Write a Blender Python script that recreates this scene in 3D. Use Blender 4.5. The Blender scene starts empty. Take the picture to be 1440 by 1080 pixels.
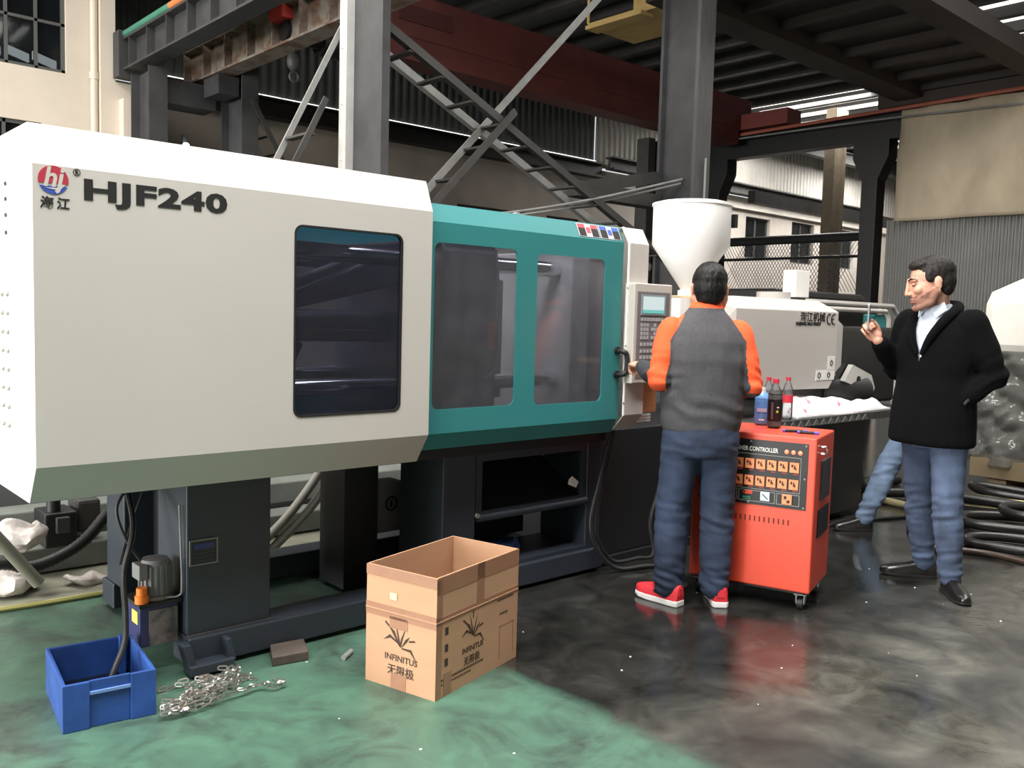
import bpy, bmesh, math, random
from mathutils import Vector, Matrix, noise
random.seed(7)
R_ = math.radians
SC = bpy.context.scene
COL = SC.collection

# ---------------------------------------------------------------- camera
cam_data = bpy.data.cameras.new('camera')
cam_data.sensor_width = 36.0
cam_data.lens = 1254.8 / 1440 * 36.0
cam_data.clip_end = 200
cam = bpy.data.objects.new('camera', cam_data)
COL.objects.link(cam)
right = Vector((0.74425, -0.66732, 0.02802)); fwd = Vector((0.66723, 0.74088, -0.07746))
right.normalize(); fwd = (fwd - right * fwd.dot(right)).normalized()
up = right.cross(fwd)
m = Matrix.Identity(4)
for i in range(3):
    m[i][0] = right[i]; m[i][1] = up[i]; m[i][2] = -fwd[i]
m.translation = (0, 0, 1.44)
cam.matrix_world = m
SC.camera = cam

# ---------------------------------------------------------------- world, daylight, exposure
SC.view_settings.view_transform = 'Standard'
SC.view_settings.look = 'None'
SC.view_settings.gamma = 1
SC.view_settings.use_curve_mapping = False
SC.view_settings.exposure = 0.0
w = bpy.data.worlds.new('overcast'); SC.world = w; w.use_nodes = True
w.node_tree.nodes['Background'].inputs[0].default_value = (0.93, 0.97, 1.0, 1)
w.node_tree.nodes['Background'].inputs[1].default_value = 0.8

def area_light(name, loc, size, rot, power, col=(1, .98, .95)):
    d = bpy.data.lights.new(name, 'AREA'); d.shape = 'RECTANGLE'
    d.size, d.size_y = size; d.energy = power; d.color = col
    o = bpy.data.objects.new(name, d); COL.objects.link(o)
    o.location = loc; o.rotation_euler = rot
    return o
ROOF = 7.4
# daylight entering by the roof lights (panels are built in the roof below)
SKYLIGHTS = [(-3.4, 1.5, 3.4, 2.6), (.6, 1.5, 3.4, 2.6), (4.6, 1.5, 3.4, 2.6), (8.6, 1.5, 3.4, 2.6), (12.6, 1.5, 3.4, 2.6), (2.8, 6.2, 5.0, 1.5)]  # last entry is an added skylight, brightening the machine's inside from behind
for (x, y, sx, sy), pw in zip(SKYLIGHTS, (620, 640, 520, 380, 260, 240)):
    area_light('roof_daylight', (x, y, ROOF - .12), (sx, sy), (0, 0, 0), pw)
area_light('roof_daylight', (22.8, 12.8, ROOF - .12), (2.4, 3.2), (0, 0, 0), 900)
area_light('roof_daylight', (29, 13.2, ROOF - .12), (3.4, 3.0), (0, 0, 0), 1100)
area_light('roof_daylight', (0.5, 9.6, ROOF - .12), (3.0, 5.0), (0, 0, 0), 330, (1, .92, .82))

# daylight from the left through an added, unseen gate; brightens the machine's end face
area_light('added_left_daylight', (-13.8, 6.75, 2.8), (5.2, 11), (0, R_(-90), 0), 4600)

# ---------------------------------------------------------------- helpers
def srgb(c):
    def f(v):
        v /= 255.0
        return v / 12.92 if v <= .04045 else ((v + .055) / 1.055) ** 2.4
    return (f(c[0]), f(c[1]), f(c[2]), 1)

MATS = {}
def mat(name, rgb, rough=.5, metal=0., var=0., scale=6., bump=0., bscale=60., spec=.5, emit=0., stretch=None, dirt=None):
    """procedural principled material: base colour broken up by noise, fine relief, optional dirt colour"""
    if name in MATS: return MATS[name]
    m = bpy.data.materials.new(name); m.use_nodes = True
    nt = m.node_tree; b = nt.nodes['Principled BSDF']
    c = srgb(rgb)
    b.inputs['Base Color'].default_value = c
    b.inputs['Roughness'].default_value = rough
    b.inputs['Metallic'].default_value = metal
    b.inputs['Specular IOR Level'].default_value = spec
    if emit:
        b.inputs['Emission Color'].default_value = c
        b.inputs['Emission Strength'].default_value = emit
    tc = nt.nodes.new('ShaderNodeTexCoord'); mp = nt.nodes.new('ShaderNodeMapping')
    nt.links.new(tc.outputs['Object'], mp.inputs[0])
    if stretch: mp.inputs['Scale'].default_value = stretch
    if var or dirt:
        n = nt.nodes.new('ShaderNodeTexNoise'); n.inputs['Scale'].default_value = scale
        n.inputs['Detail'].default_value = 6; n.inputs['Roughness'].default_value = .6
        nt.links.new(mp.outputs[0], n.inputs['Vector'])
        r = nt.nodes.new('ShaderNodeValToRGB')
        if dirt:
            r.color_ramp.elements[0].color = srgb(dirt); r.color_ramp.elements[0].position = .38
            r.color_ramp.elements[1].color = c; r.color_ramp.elements[1].position = .58
        else:
            r.color_ramp.elements[0].color = tuple(v * (1 - var) for v in c[:3]) + (1,)
            r.color_ramp.elements[0].position = .3
            r.color_ramp.elements[1].color = tuple(min(1, v * (1 + var)) for v in c[:3]) + (1,)
            r.color_ramp.elements[1].position = .7
        nt.links.new(n.outputs[0], r.inputs[0]); nt.links.new(r.outputs[0], b.inputs['Base Color'])
    if bump:
        n2 = nt.nodes.new('ShaderNodeTexNoise'); n2.inputs['Scale'].default_value = bscale
        n2.inputs['Detail'].default_value = 4
        nt.links.new(mp.outputs[0], n2.inputs['Vector'])
        bp = nt.nodes.new('ShaderNodeBump'); bp.inputs['Strength'].default_value = bump
        bp.inputs['Distance'].default_value = .01
        nt.links.new(n2.outputs[0], bp.inputs['Height']); nt.links.new(bp.outputs[0], b.inputs['Normal'])
    MATS[name] = m
    return m

def glass(name, tint, opacity, rough=.05, film=(90, 95, 105)):
    """thin pane: mostly see-through with a tint, a dusty film and fresnel reflections"""
    m = bpy.data.materials.new(name); m.use_nodes = True; nt = m.node_tree
    nt.nodes.remove(nt.nodes['Principled BSDF'])
    out = nt.nodes['Material Output']
    tr = nt.nodes.new('ShaderNodeBsdfTransparent'); tr.inputs[0].default_value = srgb(tint)
    df = nt.nodes.new('ShaderNodeBsdfDiffuse'); df.inputs[0].default_value = srgb(film)
    gl = nt.nodes.new('ShaderNodeBsdfGlossy'); gl.inputs['Roughness'].default_value = rough
    m1 = nt.nodes.new('ShaderNodeMixShader')
    n = nt.nodes.new('ShaderNodeTexNoise'); n.inputs['Scale'].default_value = 5
    mr = nt.nodes.new('ShaderNodeMapRange')
    mr.inputs['To Min'].default_value = opacity * .5; mr.inputs['To Max'].default_value = opacity * 1.5
    nt.links.new(n.outputs[0], mr.inputs[0]); nt.links.new(mr.outputs[0], m1.inputs[0])
    nt.links.new(tr.outputs[0], m1.inputs[1]); nt.links.new(df.outputs[0], m1.inputs[2])
    fr = nt.nodes.new('ShaderNodeFresnel'); fr.inputs[0].default_value = 1.35
    m2 = nt.nodes.new('ShaderNodeMixShader')
    nt.links.new(fr.outputs[0], m2.inputs[0]); nt.links.new(m1.outputs[0], m2.inputs[1]); nt.links.new(gl.outputs[0], m2.inputs[2])
    nt.links.new(m2.outputs[0], out.inputs[0])
    MATS[name] = m
    return m

class G:
    """collects verts / faces; every face has a smooth flag"""
    def __init__(s): s.v = []; s.f = []; s.s = []
    def add(s, vs, fs, smooth=False, M=None):
        o = len(s.v)
        s.v += [tuple(M @ Vector(p)) if M else tuple(p) for p in vs]
        s.f += [tuple(i + o for i in f) for f in fs]
        s.s += [smooth] * len(fs)
        return s
    def box(s, x0, x1, y0, y1, z0, z1, M=None):
        vs = [(x, y, z) for x in (x0, x1) for y in (y0, y1) for z in (z0, z1)]
        return s.add(vs, [(0, 1, 3, 2), (4, 6, 7, 5), (0, 4, 5, 1), (2, 3, 7, 6), (0, 2, 6, 4), (1, 5, 7, 3)], False, M)
    def bar(s, p, q, w, h, upv=(0, 0, 1)):
        p = Vector(p); q = Vector(q); d = (q - p); L = d.length; d.normalize()
        u = Vector(upv); sd = d.cross(u)
        if sd.length < 1e-4: sd = d.cross(Vector((1, 0, 0)))
        sd.normalize(); u = sd.cross(d)
        M = Matrix.Identity(4)
        for i in range(3): M[i][0] = sd[i]; M[i][1] = d[i]; M[i][2] = u[i]
        M.translation = p
        return s.box(-w / 2, w / 2, 0, L, -h / 2, h / 2, M)
    def tube(s, pts, r, n=10, cap=True, squash=None, smooth=True):
        pts = [Vector(p) for p in pts]; k = len(pts)
        rs = r if isinstance(r, (list, tuple)) else [r] * k
        vs = []; N = None
        for i, p in enumerate(pts):
            t = (pts[min(i + 1, k - 1)] - pts[max(i - 1, 0)]).normalized()
            if N is None:
                N = t.cross(Vector((0, 0, 1)))
                if N.length < 1e-3: N = t.cross(Vector((1, 0, 0)))
            else: N = N - t * N.dot(t)
            N.normalize(); B = t.cross(N)
            sq = squash[i] if squash else 1
            for j in range(n):
                a = 2 * math.pi * j / n
                vs.append(p + N * math.cos(a) * rs[i] + B * math.sin(a) * rs[i] * sq)
        fs = [(i * n + j, i * n + (j + 1) % n, (i + 1) * n + (j + 1) % n, (i + 1) * n + j) for i in range(k - 1) for j in range(n)]
        s.add(vs, fs, smooth)
        if cap: 
            o = len(s.v) - len(vs)
            s.f += [tuple(o + j for j in reversed(range(n))), tuple(o + (k - 1) * n + j for j in range(n))]; s.s += [False, False]
        return s
    def lathe(s, prof, n=24, c=(0, 0, 0), M=None):
        vs = []; k = len(prof)
        for r, z in prof:
            for j in range(n):
                a = 2 * math.pi * j / n
                vs.append((c[0] + r * math.cos(a), c[1] + r * math.sin(a), c[2] + z))
        fs = [(i * n + j, i * n + (j + 1) % n, (i + 1) * n + (j + 1) % n, (i + 1) * n + j) for i in range(k - 1) for j in range(n)]
        fs += [tuple(reversed(range(n))), tuple((k - 1) * n + j for j in range(n))]
        return s.add(vs, fs, True, M)
    def cyl(s, p, q, r, n=16, r2=None):
        return s.tube([p, q], [r, r if r2 is None else r2], n)
    def ball(s, c, r, n=12, M=None):
        rx, ry, rz = r if isinstance(r, (tuple, list)) else (r, r, r)
        vs = [(0, 0, -rz)]; k = max(4, n // 2)
        for i in range(1, k):
            a = math.pi * i / k - math.pi / 2
            for j in range(n):
                b = 2 * math.pi * j / n
                vs.append((rx * math.cos(a) * math.cos(b), ry * math.cos(a) * math.sin(b), rz * math.sin(a)))
        vs.append((0, 0, rz)); T = len(vs) - 1
        fs = [(0, 1 + (j + 1) % n, 1 + j) for j in range(n)]
        for i in range(k - 2):
            for j in range(n):
                a = 1 + i * n + j; b = 1 + i * n + (j + 1) % n
                fs.append((a, b, b + n, a + n))
        fs += [(T, 1 + (k - 2) * n + j, 1 + (k - 2) * n + (j + 1) % n) for j in range(n)]
        MM = Matrix.Translation(c) @ (M if M else Matrix.Identity(4))
        return s.add(vs, fs, True, MM)
    def torus(s, c, R, r, n=20, k=8, M=None):
        vs = []
        for i in range(n):
            a = 2 * math.pi * i / n
            for j in range(k):
                b = 2 * math.pi * j / k
                vs.append(((R + r * math.cos(b)) * math.cos(a), (R + r * math.cos(b)) * math.sin(a), r * math.sin(b)))
        fs = [(i * k + j, ((i + 1) % n) * k + j, ((i + 1) % n) * k + (j + 1) % k, i * k + (j + 1) % k) for i in range(n) for j in range(k)]
        return s.add(vs, fs, True, Matrix.Translation(c) @ (M if M else Matrix.Identity(4)))
    def prism(s, poly, axis, a0, a1):
        """poly in the two other axes (cyclic order), extruded along axis from a0 to a1"""
        def P(u, v, a): return {'x': (a, u, v), 'y': (u, a, v), 'z': (u, v, a)}[axis]
        n = len(poly)
        vs = [P(u, v, a0) for u, v in poly] + [P(u, v, a1) for u, v in poly]
        fs = [tuple(range(n)), tuple(reversed(range(n, 2 * n)))] + [(i, n + i, n + (i + 1) % n, (i + 1) % n) for i in range(n)]
        return s.add(vs, fs)
    def plate(s, outer, holes, y0, y1):
        """plate in the xz plane with holes, thickness y0..y1 (front is y0)"""
        bm = bmesh.new(); es = []; loops = []
        for lp in [outer] + holes:
            vv = [bm.verts.new((x, y0, z)) for x, z in lp]
            loops.append(lp)
            es += [bm.edges.new((vv[i], vv[(i + 1) % len(vv)])) for i in range(len(vv))]
        bmesh.ops.triangle_fill(bm, edges=es, use_beauty=True)
        bm.verts.index_update()
        vs = [v.co[:] for v in bm.verts]; fs = [tuple(v.index for v in f.verts) for f in bm.faces]
        bm.free()
        s.add(vs, fs); s.add([(x, y1, z) for x, y, z in vs], [tuple(reversed(f)) for f in fs])
        for lp in loops:
            n = len(lp)
            s.add([(x, y0, z) for x, z in lp] + [(x, y1, z) for x, z in lp], [(i, (i + 1) % n, n + (i + 1) % n, n + i) for i in range(n)])
        return s

def rrect(x0, x1, z0, z1, r, k=5):
    out = []
    for cx, cz, a0 in ((x1 - r, z1 - r, 0), (x0 + r, z1 - r, 90), (x0 + r, z0 + r, 180), (x1 - r, z0 + r, 270)):
        for i in range(k + 1):
            a = R_(a0 + 90 * i / k); out.append((cx + r * math.cos(a), cz + r * math.sin(a)))
    return out

def mesh_of(name, g, mats, sharp=40):
    me = bpy.data.meshes.new(name)
    me.from_pydata(g.v, [], g.f)
    bm = bmesh.new(); bm.from_mesh(me)
    bmesh.ops.recalc_face_normals(bm, faces=bm.faces); bm.to_mesh(me); bm.free()
    me.polygons.foreach_set('use_smooth', g.s)
    if any(g.s): me.set_sharp_from_angle(angle=R_(sharp))
    for mm in (mats if isinstance(mats, (list, tuple)) else [mats]): me.materials.append(mm)
    return me

def tag(o, label=None, cat=None, group=None, kind=None):
    if label: o['label'] = label
    if cat: o['category'] = cat
    if group: o['group'] = group
    if kind: o['kind'] = kind
    return o

WORLD_BASE = {}
def mk(name, g, mats, parent=None, bevel=0, label=None, kind=None, sharp=40):
    """one mesh object; a child of a world-coordinate thing is shifted to that thing's base"""
    p = parent
    off = None
    while p is not None:
        if p.name in WORLD_BASE: off = WORLD_BASE[p.name]; break
        p = p.parent
    if off is not None: g.v = [(a - off[0], b - off[1], c - off[2]) for a, b, c in g.v]
    o = bpy.data.objects.new(name, mesh_of(name, g, mats, sharp)); COL.objects.link(o)
    if parent: o.parent = parent
    if bevel:
        b = o.modifiers.new('bevel', 'BEVEL'); b.width = bevel; b.segments = 2; b.limit_method = 'ANGLE'; b.angle_limit = R_(50)
    if label: o['label'] = label
    if kind: o['kind'] = kind
    return o

def thing(name, label, cat, loc=(0, 0, 0), rotz=0., group=None, world=False):
    o = bpy.data.objects.new(name, None); COL.objects.link(o); o.empty_display_size = .2
    o.location = loc; o.rotation_euler = (0, 0, rotz)
    tag(o, label, cat, group)
    if world: WORLD_BASE[o.name] = loc
    return o

def solo(name, g, mats, label, cat, group=None, bevel=0, base=None, kind=None):
    """a thing that is one mesh: its origin is put at its base"""
    if base is None:
        xs = [v[0] for v in g.v]; ys = [v[1] for v in g.v]; zs = [v[2] for v in g.v]
        base = ((min(xs) + max(xs)) / 2, (min(ys) + max(ys)) / 2, min(zs))
    g.v = [(a - base[0], b - base[1], c - base[2]) for a, b, c in g.v]
    o = mk(name, g, mats, None, bevel)
    o.location = base
    return tag(o, label, cat, group, kind)

def struct(name, g, mats, parent=None, bevel=0):
    o = mk(name, g, mats, parent, bevel)
    if not parent: o['kind'] = 'structure'
    return o

def child_copy(src, parent, loc=None, rot=None):
    c = src.copy(); COL.objects.link(c); c.parent = parent
    if loc is not None: c.location = loc
    if rot is not None: c.rotation_euler = rot
    return c

def text(name, s, size, mt, parent, o, xd=(1, 0, 0), yd=(0, 0, 1), bold=0., sx=1., align='LEFT', depth=.0012, shear=0., spacing=1.):
    """raised lettering: o is the baseline start, xd the reading direction, yd the letter's up"""
    c = bpy.data.curves.new('txt', 'FONT'); c.body = s; c.size = size; c.offset = bold; c.extrude = .001
    c.align_x = align; c.shear = shear; c.space_character = spacing; c.resolution_u = 3
    t = bpy.data.objects.new('txt', c); COL.objects.link(t)
    dg = bpy.context.evaluated_depsgraph_get()
    me = bpy.data.meshes.new_from_object(t.evaluated_get(dg))
    g = G(); xd = Vector(xd).normalized(); yd = Vector(yd).normalized(); nd = xd.cross(yd)
    g.v = [tuple(Vector(o) + xd * v.co.x * sx + yd * v.co.y + nd * (v.co.z / .001) * depth) for v in me.vertices]
    g.f = [tuple(p.vertices) for p in me.polygons]; g.s = [False] * len(g.f)
    bpy.data.objects.remove(t); bpy.data.curves.remove(c); bpy.data.meshes.remove(me)
    return mk(name, g, mt, parent)

def bez(p, n=16):
    """smooth Catmull-Rom polyline through the points"""
    p = [Vector(q) for q in p]; out = []
    q = [p[0] * 2 - p[1]] + p + [p[-1] * 2 - p[-2]]
    for i in range(1, len(q) - 2):
        for k in range(n):
            t = k / n
            out.append(.5 * ((2 * q[i]) + (-q[i - 1] + q[i + 1]) * t + (2 * q[i - 1] - 5 * q[i] + 4 * q[i + 1] - q[i + 2]) * t * t + (-q[i - 1] + 3 * q[i] - 3 * q[i + 1] + q[i + 2]) * t ** 3))
    out.append(p[-1])
    return out

def crumple(g, amp, freq, seed=0.):
    vs = []
    for v in g.v:
        q = Vector(v) * freq + Vector((seed, seed * 1.7, seed * .3))
        d = noise.noise_vector(q)
        vs.append((v[0] + d.x * amp, v[1] + d.y * amp, v[2] + d.z * amp))
    g.v = vs
    return g

# ================================================================ materials shared by the hall
m_steel = mat('column_grey_paint', (54, 54, 56), .55, var=.25, scale=4, dirt=None, bump=.1)
m_steel_lt = mat('light_grey_paint', (128, 128, 126), .5, var=.2, scale=5)
m_dark = mat('dark_runway_steel', (52, 51, 49), .6, var=.3, scale=3)
m_black = mat('black_painted_steel', (17, 17, 18), .5, var=.3, scale=4)
m_cream_wall = mat('cream_plaster', (206, 194, 180), .9, var=.06, scale=1.2, bump=.1, bscale=30)
m_wall = mat('old_white_plaster', (178, 170, 160), .9, var=.18, scale=.9, bump=.15, bscale=20)
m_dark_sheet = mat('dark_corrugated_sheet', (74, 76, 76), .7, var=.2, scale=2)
m_red = mat('crane_red_paint', (86, 40, 38), .6, var=.2, scale=2)
m_brown = mat('crane_brown_paint', (46, 39, 36), .7, var=.2, scale=2)
m_yellow = mat('crane_beige_paint', (196, 166, 106), .6, var=.15, scale=3)
m_rust = mat('rust_orange_pipe', (196, 112, 62), .7, var=.2, scale=8)
m_greenpaint = mat('green_pipe_paint', (60, 120, 100), .6, var=.1)
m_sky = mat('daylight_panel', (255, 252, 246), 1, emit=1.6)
m_win = glass('hall_window_glass', (170, 176, 180), .12, .06, (62, 68, 72))
m_frame = mat('dark_window_frame', (78, 78, 76), .6)

# ---------------------------------------------------------------- floor
fm = bpy.data.materials.new('painted_wet_floor'); fm.use_nodes = True
nt = fm.node_tree; B = nt.nodes['Principled BSDF']; L = nt.links.new
def N(t, **k):
    n = nt.nodes.new(t)
    for a, b in k.items(): setattr(n, a, b)
    return n
tc = N('ShaderNodeTexCoord'); sep = N('ShaderNodeSeparateXYZ'); L(tc.outputs['Object'], sep.inputs[0])
def nz(scale, detail=6, rough=.6, dist=0.):
    n = N('ShaderNodeTexNoise'); n.inputs['Scale'].default_value = scale; n.inputs['Detail'].default_value = detail
    n.inputs['Roughness'].default_value = rough; n.inputs['Distortion'].default_value = dist
    L(tc.outputs['Object'], n.inputs['Vector']); return n
def ramp(src, *st):
    r = N('ShaderNodeValToRGB'); e = r.color_ramp.elements
    while len(e) < len(st): e.new(.5)
    for el, (p, c) in zip(e, st): el.position = p; el.color = c if len(c) == 4 else srgb(c)
    L(src, r.inputs[0]); return r
def mix(fac, a, b):
    x = N('ShaderNodeMix', data_type='RGBA'); L(fac, x.inputs[0]); L(a, x.inputs[6]); L(b, x.inputs[7]); return x
W4 = (1, 1, 1, 1); K4 = (0, 0, 0, 1)
big = nz(1.1, 5, .6, .4); mid = nz(4.5, 7, .65, .6); fine = nz(26, 5, .6)
green = ramp(mid.outputs[0], (.25, (50, 64, 58)), (.45, (66, 94, 80)), (.62, (74, 108, 90)), (.85, (86, 116, 100)))
dark = ramp(mid.outputs[0], (.3, (46, 45, 41)), (.5, (80, 79, 72)), (.68, (102, 101, 92)), (.85, (116, 114, 104)))
stain = ramp(big.outputs[0], (.36, K4), (.62, W4))
dark2 = mix(stain.outputs[0], ramp(mid.outputs[0], (.3, (24, 24, 24)), (.7, (46, 46, 44))).outputs[0], dark.outputs[0])
gst = ramp(nz(2.3, 6, .7, .8).outputs[0], (.33, K4), (.5, W4))
green2 = mix(gst.outputs[0], ramp(fine.outputs[0], (.3, (40, 52, 46)), (.7, (62, 76, 68))).outputs[0], green.outputs[0])
# oily wet patch spreading from the machine's foot over the bare floor
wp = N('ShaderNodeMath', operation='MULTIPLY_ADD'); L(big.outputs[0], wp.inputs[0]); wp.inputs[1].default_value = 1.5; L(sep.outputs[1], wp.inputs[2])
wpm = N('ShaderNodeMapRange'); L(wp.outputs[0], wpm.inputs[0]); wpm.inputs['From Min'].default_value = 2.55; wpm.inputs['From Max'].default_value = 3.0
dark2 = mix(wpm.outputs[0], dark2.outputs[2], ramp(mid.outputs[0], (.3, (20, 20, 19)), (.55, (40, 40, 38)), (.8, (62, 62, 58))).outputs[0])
# paint edge runs along x = 2.37 and is worn
ad = N('ShaderNodeMath', operation='MULTIPLY_ADD'); L(mid.outputs[0], ad.inputs[0]); ad.inputs[1].default_value = .22; L(sep.outputs[0], ad.inputs[2])
edge = N('ShaderNodeMapRange'); L(ad.outputs[0], edge.inputs[0]); edge.inputs['From Min'].default_value = 2.44; edge.inputs['From Max'].default_value = 2.53
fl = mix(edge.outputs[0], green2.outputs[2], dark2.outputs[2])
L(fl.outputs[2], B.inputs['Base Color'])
wet = nz(.9, 4, .55, .7)
rg = ramp(wet.outputs[0], (.36, (.10, .10, .10, 1)), (.5, (.45, .45, .45, 1)))
dry = N('ShaderNodeMix', data_type='RGBA'); L(edge.outputs[0], dry.inputs[0]); dry.inputs[6].default_value = (.45, .45, .45, 1); L(rg.outputs[0], dry.inputs[7])
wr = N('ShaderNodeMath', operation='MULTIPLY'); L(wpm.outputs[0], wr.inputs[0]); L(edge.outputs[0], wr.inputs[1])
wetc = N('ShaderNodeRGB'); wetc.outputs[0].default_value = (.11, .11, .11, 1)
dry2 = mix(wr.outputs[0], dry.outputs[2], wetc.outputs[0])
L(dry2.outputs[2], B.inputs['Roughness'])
bp = N('ShaderNodeBump'); bp.inputs['Strength'].default_value = .12; bp.inputs['Distance'].default_value = .01
L(fine.outputs[0], bp.inputs['Height']); L(bp.outputs[0], B.inputs['Normal'])
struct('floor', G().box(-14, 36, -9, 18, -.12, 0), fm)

# ---------------------------------------------------------------- walls
# cream wall of the side building, with a steel window
g = G(); wx0, wx1, wz0, wz1 = 2.05, 3.95, 4.73, 6.1
g.plate([(-14, 0), (4.36, 0), (4.36, ROOF), (-14, ROOF)], [[(wx0, wz0), (wx1, wz0), (wx1, wz1), (wx0, wz1)], [(2.2, 1.2), (3.62, 1.2), (3.62, 3.98), (2.2, 3.98)][::1]], 14.2, 14.45)
struct('wall_left', g, m_cream_wall)
def window(name, x0, x1, z0, z1, y, nx, nz_, rows=None, mt=None, yb=None):
    f = G(); t = .05
    for x in (x0, x1 - t): f.box(x, x + t, y, y + .08, z0, z1)
    for z in (z0, z1 - t): f.box(x0, x1, y, y + .08, z, z + t)
    for i in range(1, nx): 
        x = x0 + (x1 - x0) * i / nx; f.box(x - .02, x + .02, y, y + .07, z0, z1)
    for k in range(1, nz_):
        z = z0 + (z1 - z0) * k / nz_; f.box(x0, x1, y, y + .07, z - .02, z + .02)
    o = struct(name, f, m_frame)
    for i in range(nx):
        for k in range(nz_):
            a = x0 + (x1 - x0) * i / nx; b = x0 + (x1 - x0) * (i + 1) / nx
            c = z0 + (z1 - z0) * k / nz_; d = z0 + (z1 - z0) * (k + 1) / nz_
            mk('pane', G().box(a + .02, b - .02, y + .04, y + .05, c + .02, d - .02), mt or m_win, o)
    return o
window('window_1', wx0, wx1, wz0, wz1, 14.25, 5, 2)
window('window_2', 2.2, 3.62, 1.2, 3.98, 14.25, 3, 3)
# room behind those windows: a dim back, and added glowing panels imitating roof-light reflections
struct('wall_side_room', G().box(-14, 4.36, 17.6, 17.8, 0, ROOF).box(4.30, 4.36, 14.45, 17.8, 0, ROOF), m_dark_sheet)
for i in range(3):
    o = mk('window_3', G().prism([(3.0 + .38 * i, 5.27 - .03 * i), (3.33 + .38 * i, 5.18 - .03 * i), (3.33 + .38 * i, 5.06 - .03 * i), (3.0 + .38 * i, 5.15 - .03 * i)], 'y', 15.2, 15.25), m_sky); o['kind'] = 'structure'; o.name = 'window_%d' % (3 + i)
# pilaster and drain pipe at the wall's end
solo('wall_pilaster', G().box(4.36, 4.57, 14.0, 14.5, 0, ROOF).box(4.57, 4.95, 14.0, 14.5, 0, 4.7).box(4.62, 5.02, 13.82, 14.0, 3.9, 4.45).box(4.68, 4.96, 13.9, 14.0, 3.3, 3.9), m_cream_wall,
     'stained white plaster pilaster with a broken corbel at the end of the cream wall', 'pilaster')
solo('drain_pipe', G().tube([(4.3, 14.1, 0), (4.3, 14.1, ROOF)], .05, 10).tube([(4.3, 14.1, 4.7), (4.3, 14.1, 4.8)], .065, 10), m_cream_wall, 'pale vertical drain pipe fixed to the cream wall', 'pipe')

# far back wall: plaster below, sheet above, windows cut in
YB = 16.0
wins = [(12.6, 14.9, 2.6, 3.9), (15.4, 16.6, 2.6, 3.9), (18.7, 19.6, 3.3, 4.65), (23.95, 25.3, 3.4, 4.68), (26.6, 28.0, 3.4, 4.75), (6.6, 8.3, 2.3, 3.6), (29.4, 30.8, 3.4, 4.75)]
g = G().plate([(4.36, 0), (34, 0), (34, 5.2), (4.36, 5.2)], [[(a, c), (b, c), (b, d), (a, d)] for a, b, c, d in wins], YB, YB + .3)
struct('wall_back', g, m_wall)
for i, (a, b, c, d) in enumerate(wins): window('window_%d' % (6 + i), a, b, c, d, YB + .1, 2, 1)
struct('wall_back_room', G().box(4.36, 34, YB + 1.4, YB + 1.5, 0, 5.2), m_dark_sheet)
struct('trim_1', G().box(17.2, 33.9, YB - .12, YB, 4.86, 5.2), mat('white_band', (214, 206, 196), .9, var=.1, scale=2))
# upper sheet wall: real corrugation; the daylight slit between it and the crane beam
def corr(x0, x1, z0, z1, y, pitch=.2, dep=.035):
    n = int((x1 - x0) / pitch * 4); p = []
    for i in range(n + 1):
        x = x0 + (x1 - x0) * i / n; p.append((x, y + (dep if (i // 2) % 2 else 0)))
    g = G(); vs = [(x, yy, z0) for x, yy in p] + [(x, yy, z1) for x, yy in p]
    return g.add(vs, [(i, i + 1, n + 2 + i, n + 1 + i) for i in range(n)])
struct('wall_back_upper_dark', corr(4.36, 17.1, 5.46, ROOF, YB + .05), m_dark_sheet)  # dark sheet colour carries the shade of the backlit wall
struct('wall_back_upper_light', corr(17.1, 34, 5.3, ROOF, YB + .05), mat('skylit_corrugated_sheet', (168, 164, 156), .7, var=.12, scale=1.5))  # paler colour of the same sheet stands in for skylight in this bay
rr = random.Random(3); g = G(); x = 6.0
while x < 17.05:     # ragged daylight slit: short open gaps of different height
    wdt = rr.uniform(.04, .14); g.box(x, x + wdt, YB + .02, YB + .04, 5.36 - rr.random() ** 2 * .1, 5.45); x += wdt + (rr.uniform(.0, .03))
o = mk('window_13', g, m_sky); o['kind'] = 'structure'
solo('crane_runway_beam', G().box(5.6, 17.1, YB - .35, YB - .05, 4.98, 5.02).box(5.6, 17.1, YB - .22, YB - .18, 5.02, 5.3).box(5.6, 17.1, YB - .35, YB - .05, 5.3, 5.34), m_black,
     'black steel crane beam along the back wall under the daylight slit', 'beam')
o = solo('crane_runway_beam', G().box(17.3, 31, YB - .45, YB - .15, 5.22, 5.26).box(17.3, 31, YB - .32, YB - .28, 5.26, 5.5).box(17.3, 31, YB - .45, YB - .15, 5.5, 5.54), m_dark,
     'dark crane beam running above the white band with small windows', 'beam')

# right-hand partition on the line of the second runway: grey ribbed sheet, dirty canvas above
XR = 16.1
g = G(); n = 560
p = [(XR + (.03 if (i // 2) % 2 else 0), 7.75 - 14.5 * i / n) for i in range(n + 1)]
g.add([(x, y, 0) for x, y in p] + [(x, y, 3.35) for x, y in p], [(i, i + 1, n + 2 + i, n + 1 + i) for i in range(n)])
struct('wall_right', g, mat('grey_ribbed_partition', (112, 112, 109), .45, var=.12, scale=1.4))
g = G(); nx_, nz2 = 70, 26; vs = []
for i in range(nx_ + 1):
    for k in range(nz2 + 1):
        y = 7.5 - 9.5 * i / nx_; z = 3.3 + 1.95 * k / nz2
        q = Vector((y * 1.1, z * .8, 2.0)); d = noise.noise(q) * .09 + noise.noise(Vector((y * 2.6 + z * 1.6, z * .5, 5))) * .07
        vs.append((XR - .2 + d, y, z))
g.add(vs, [(i * (nz2 + 1) + k, (i + 1) * (nz2 + 1) + k, (i + 1) * (nz2 + 1) + k + 1, i * (nz2 + 1) + k + 1) for i in range(nx_) for k in range(nz2)], True)
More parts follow.
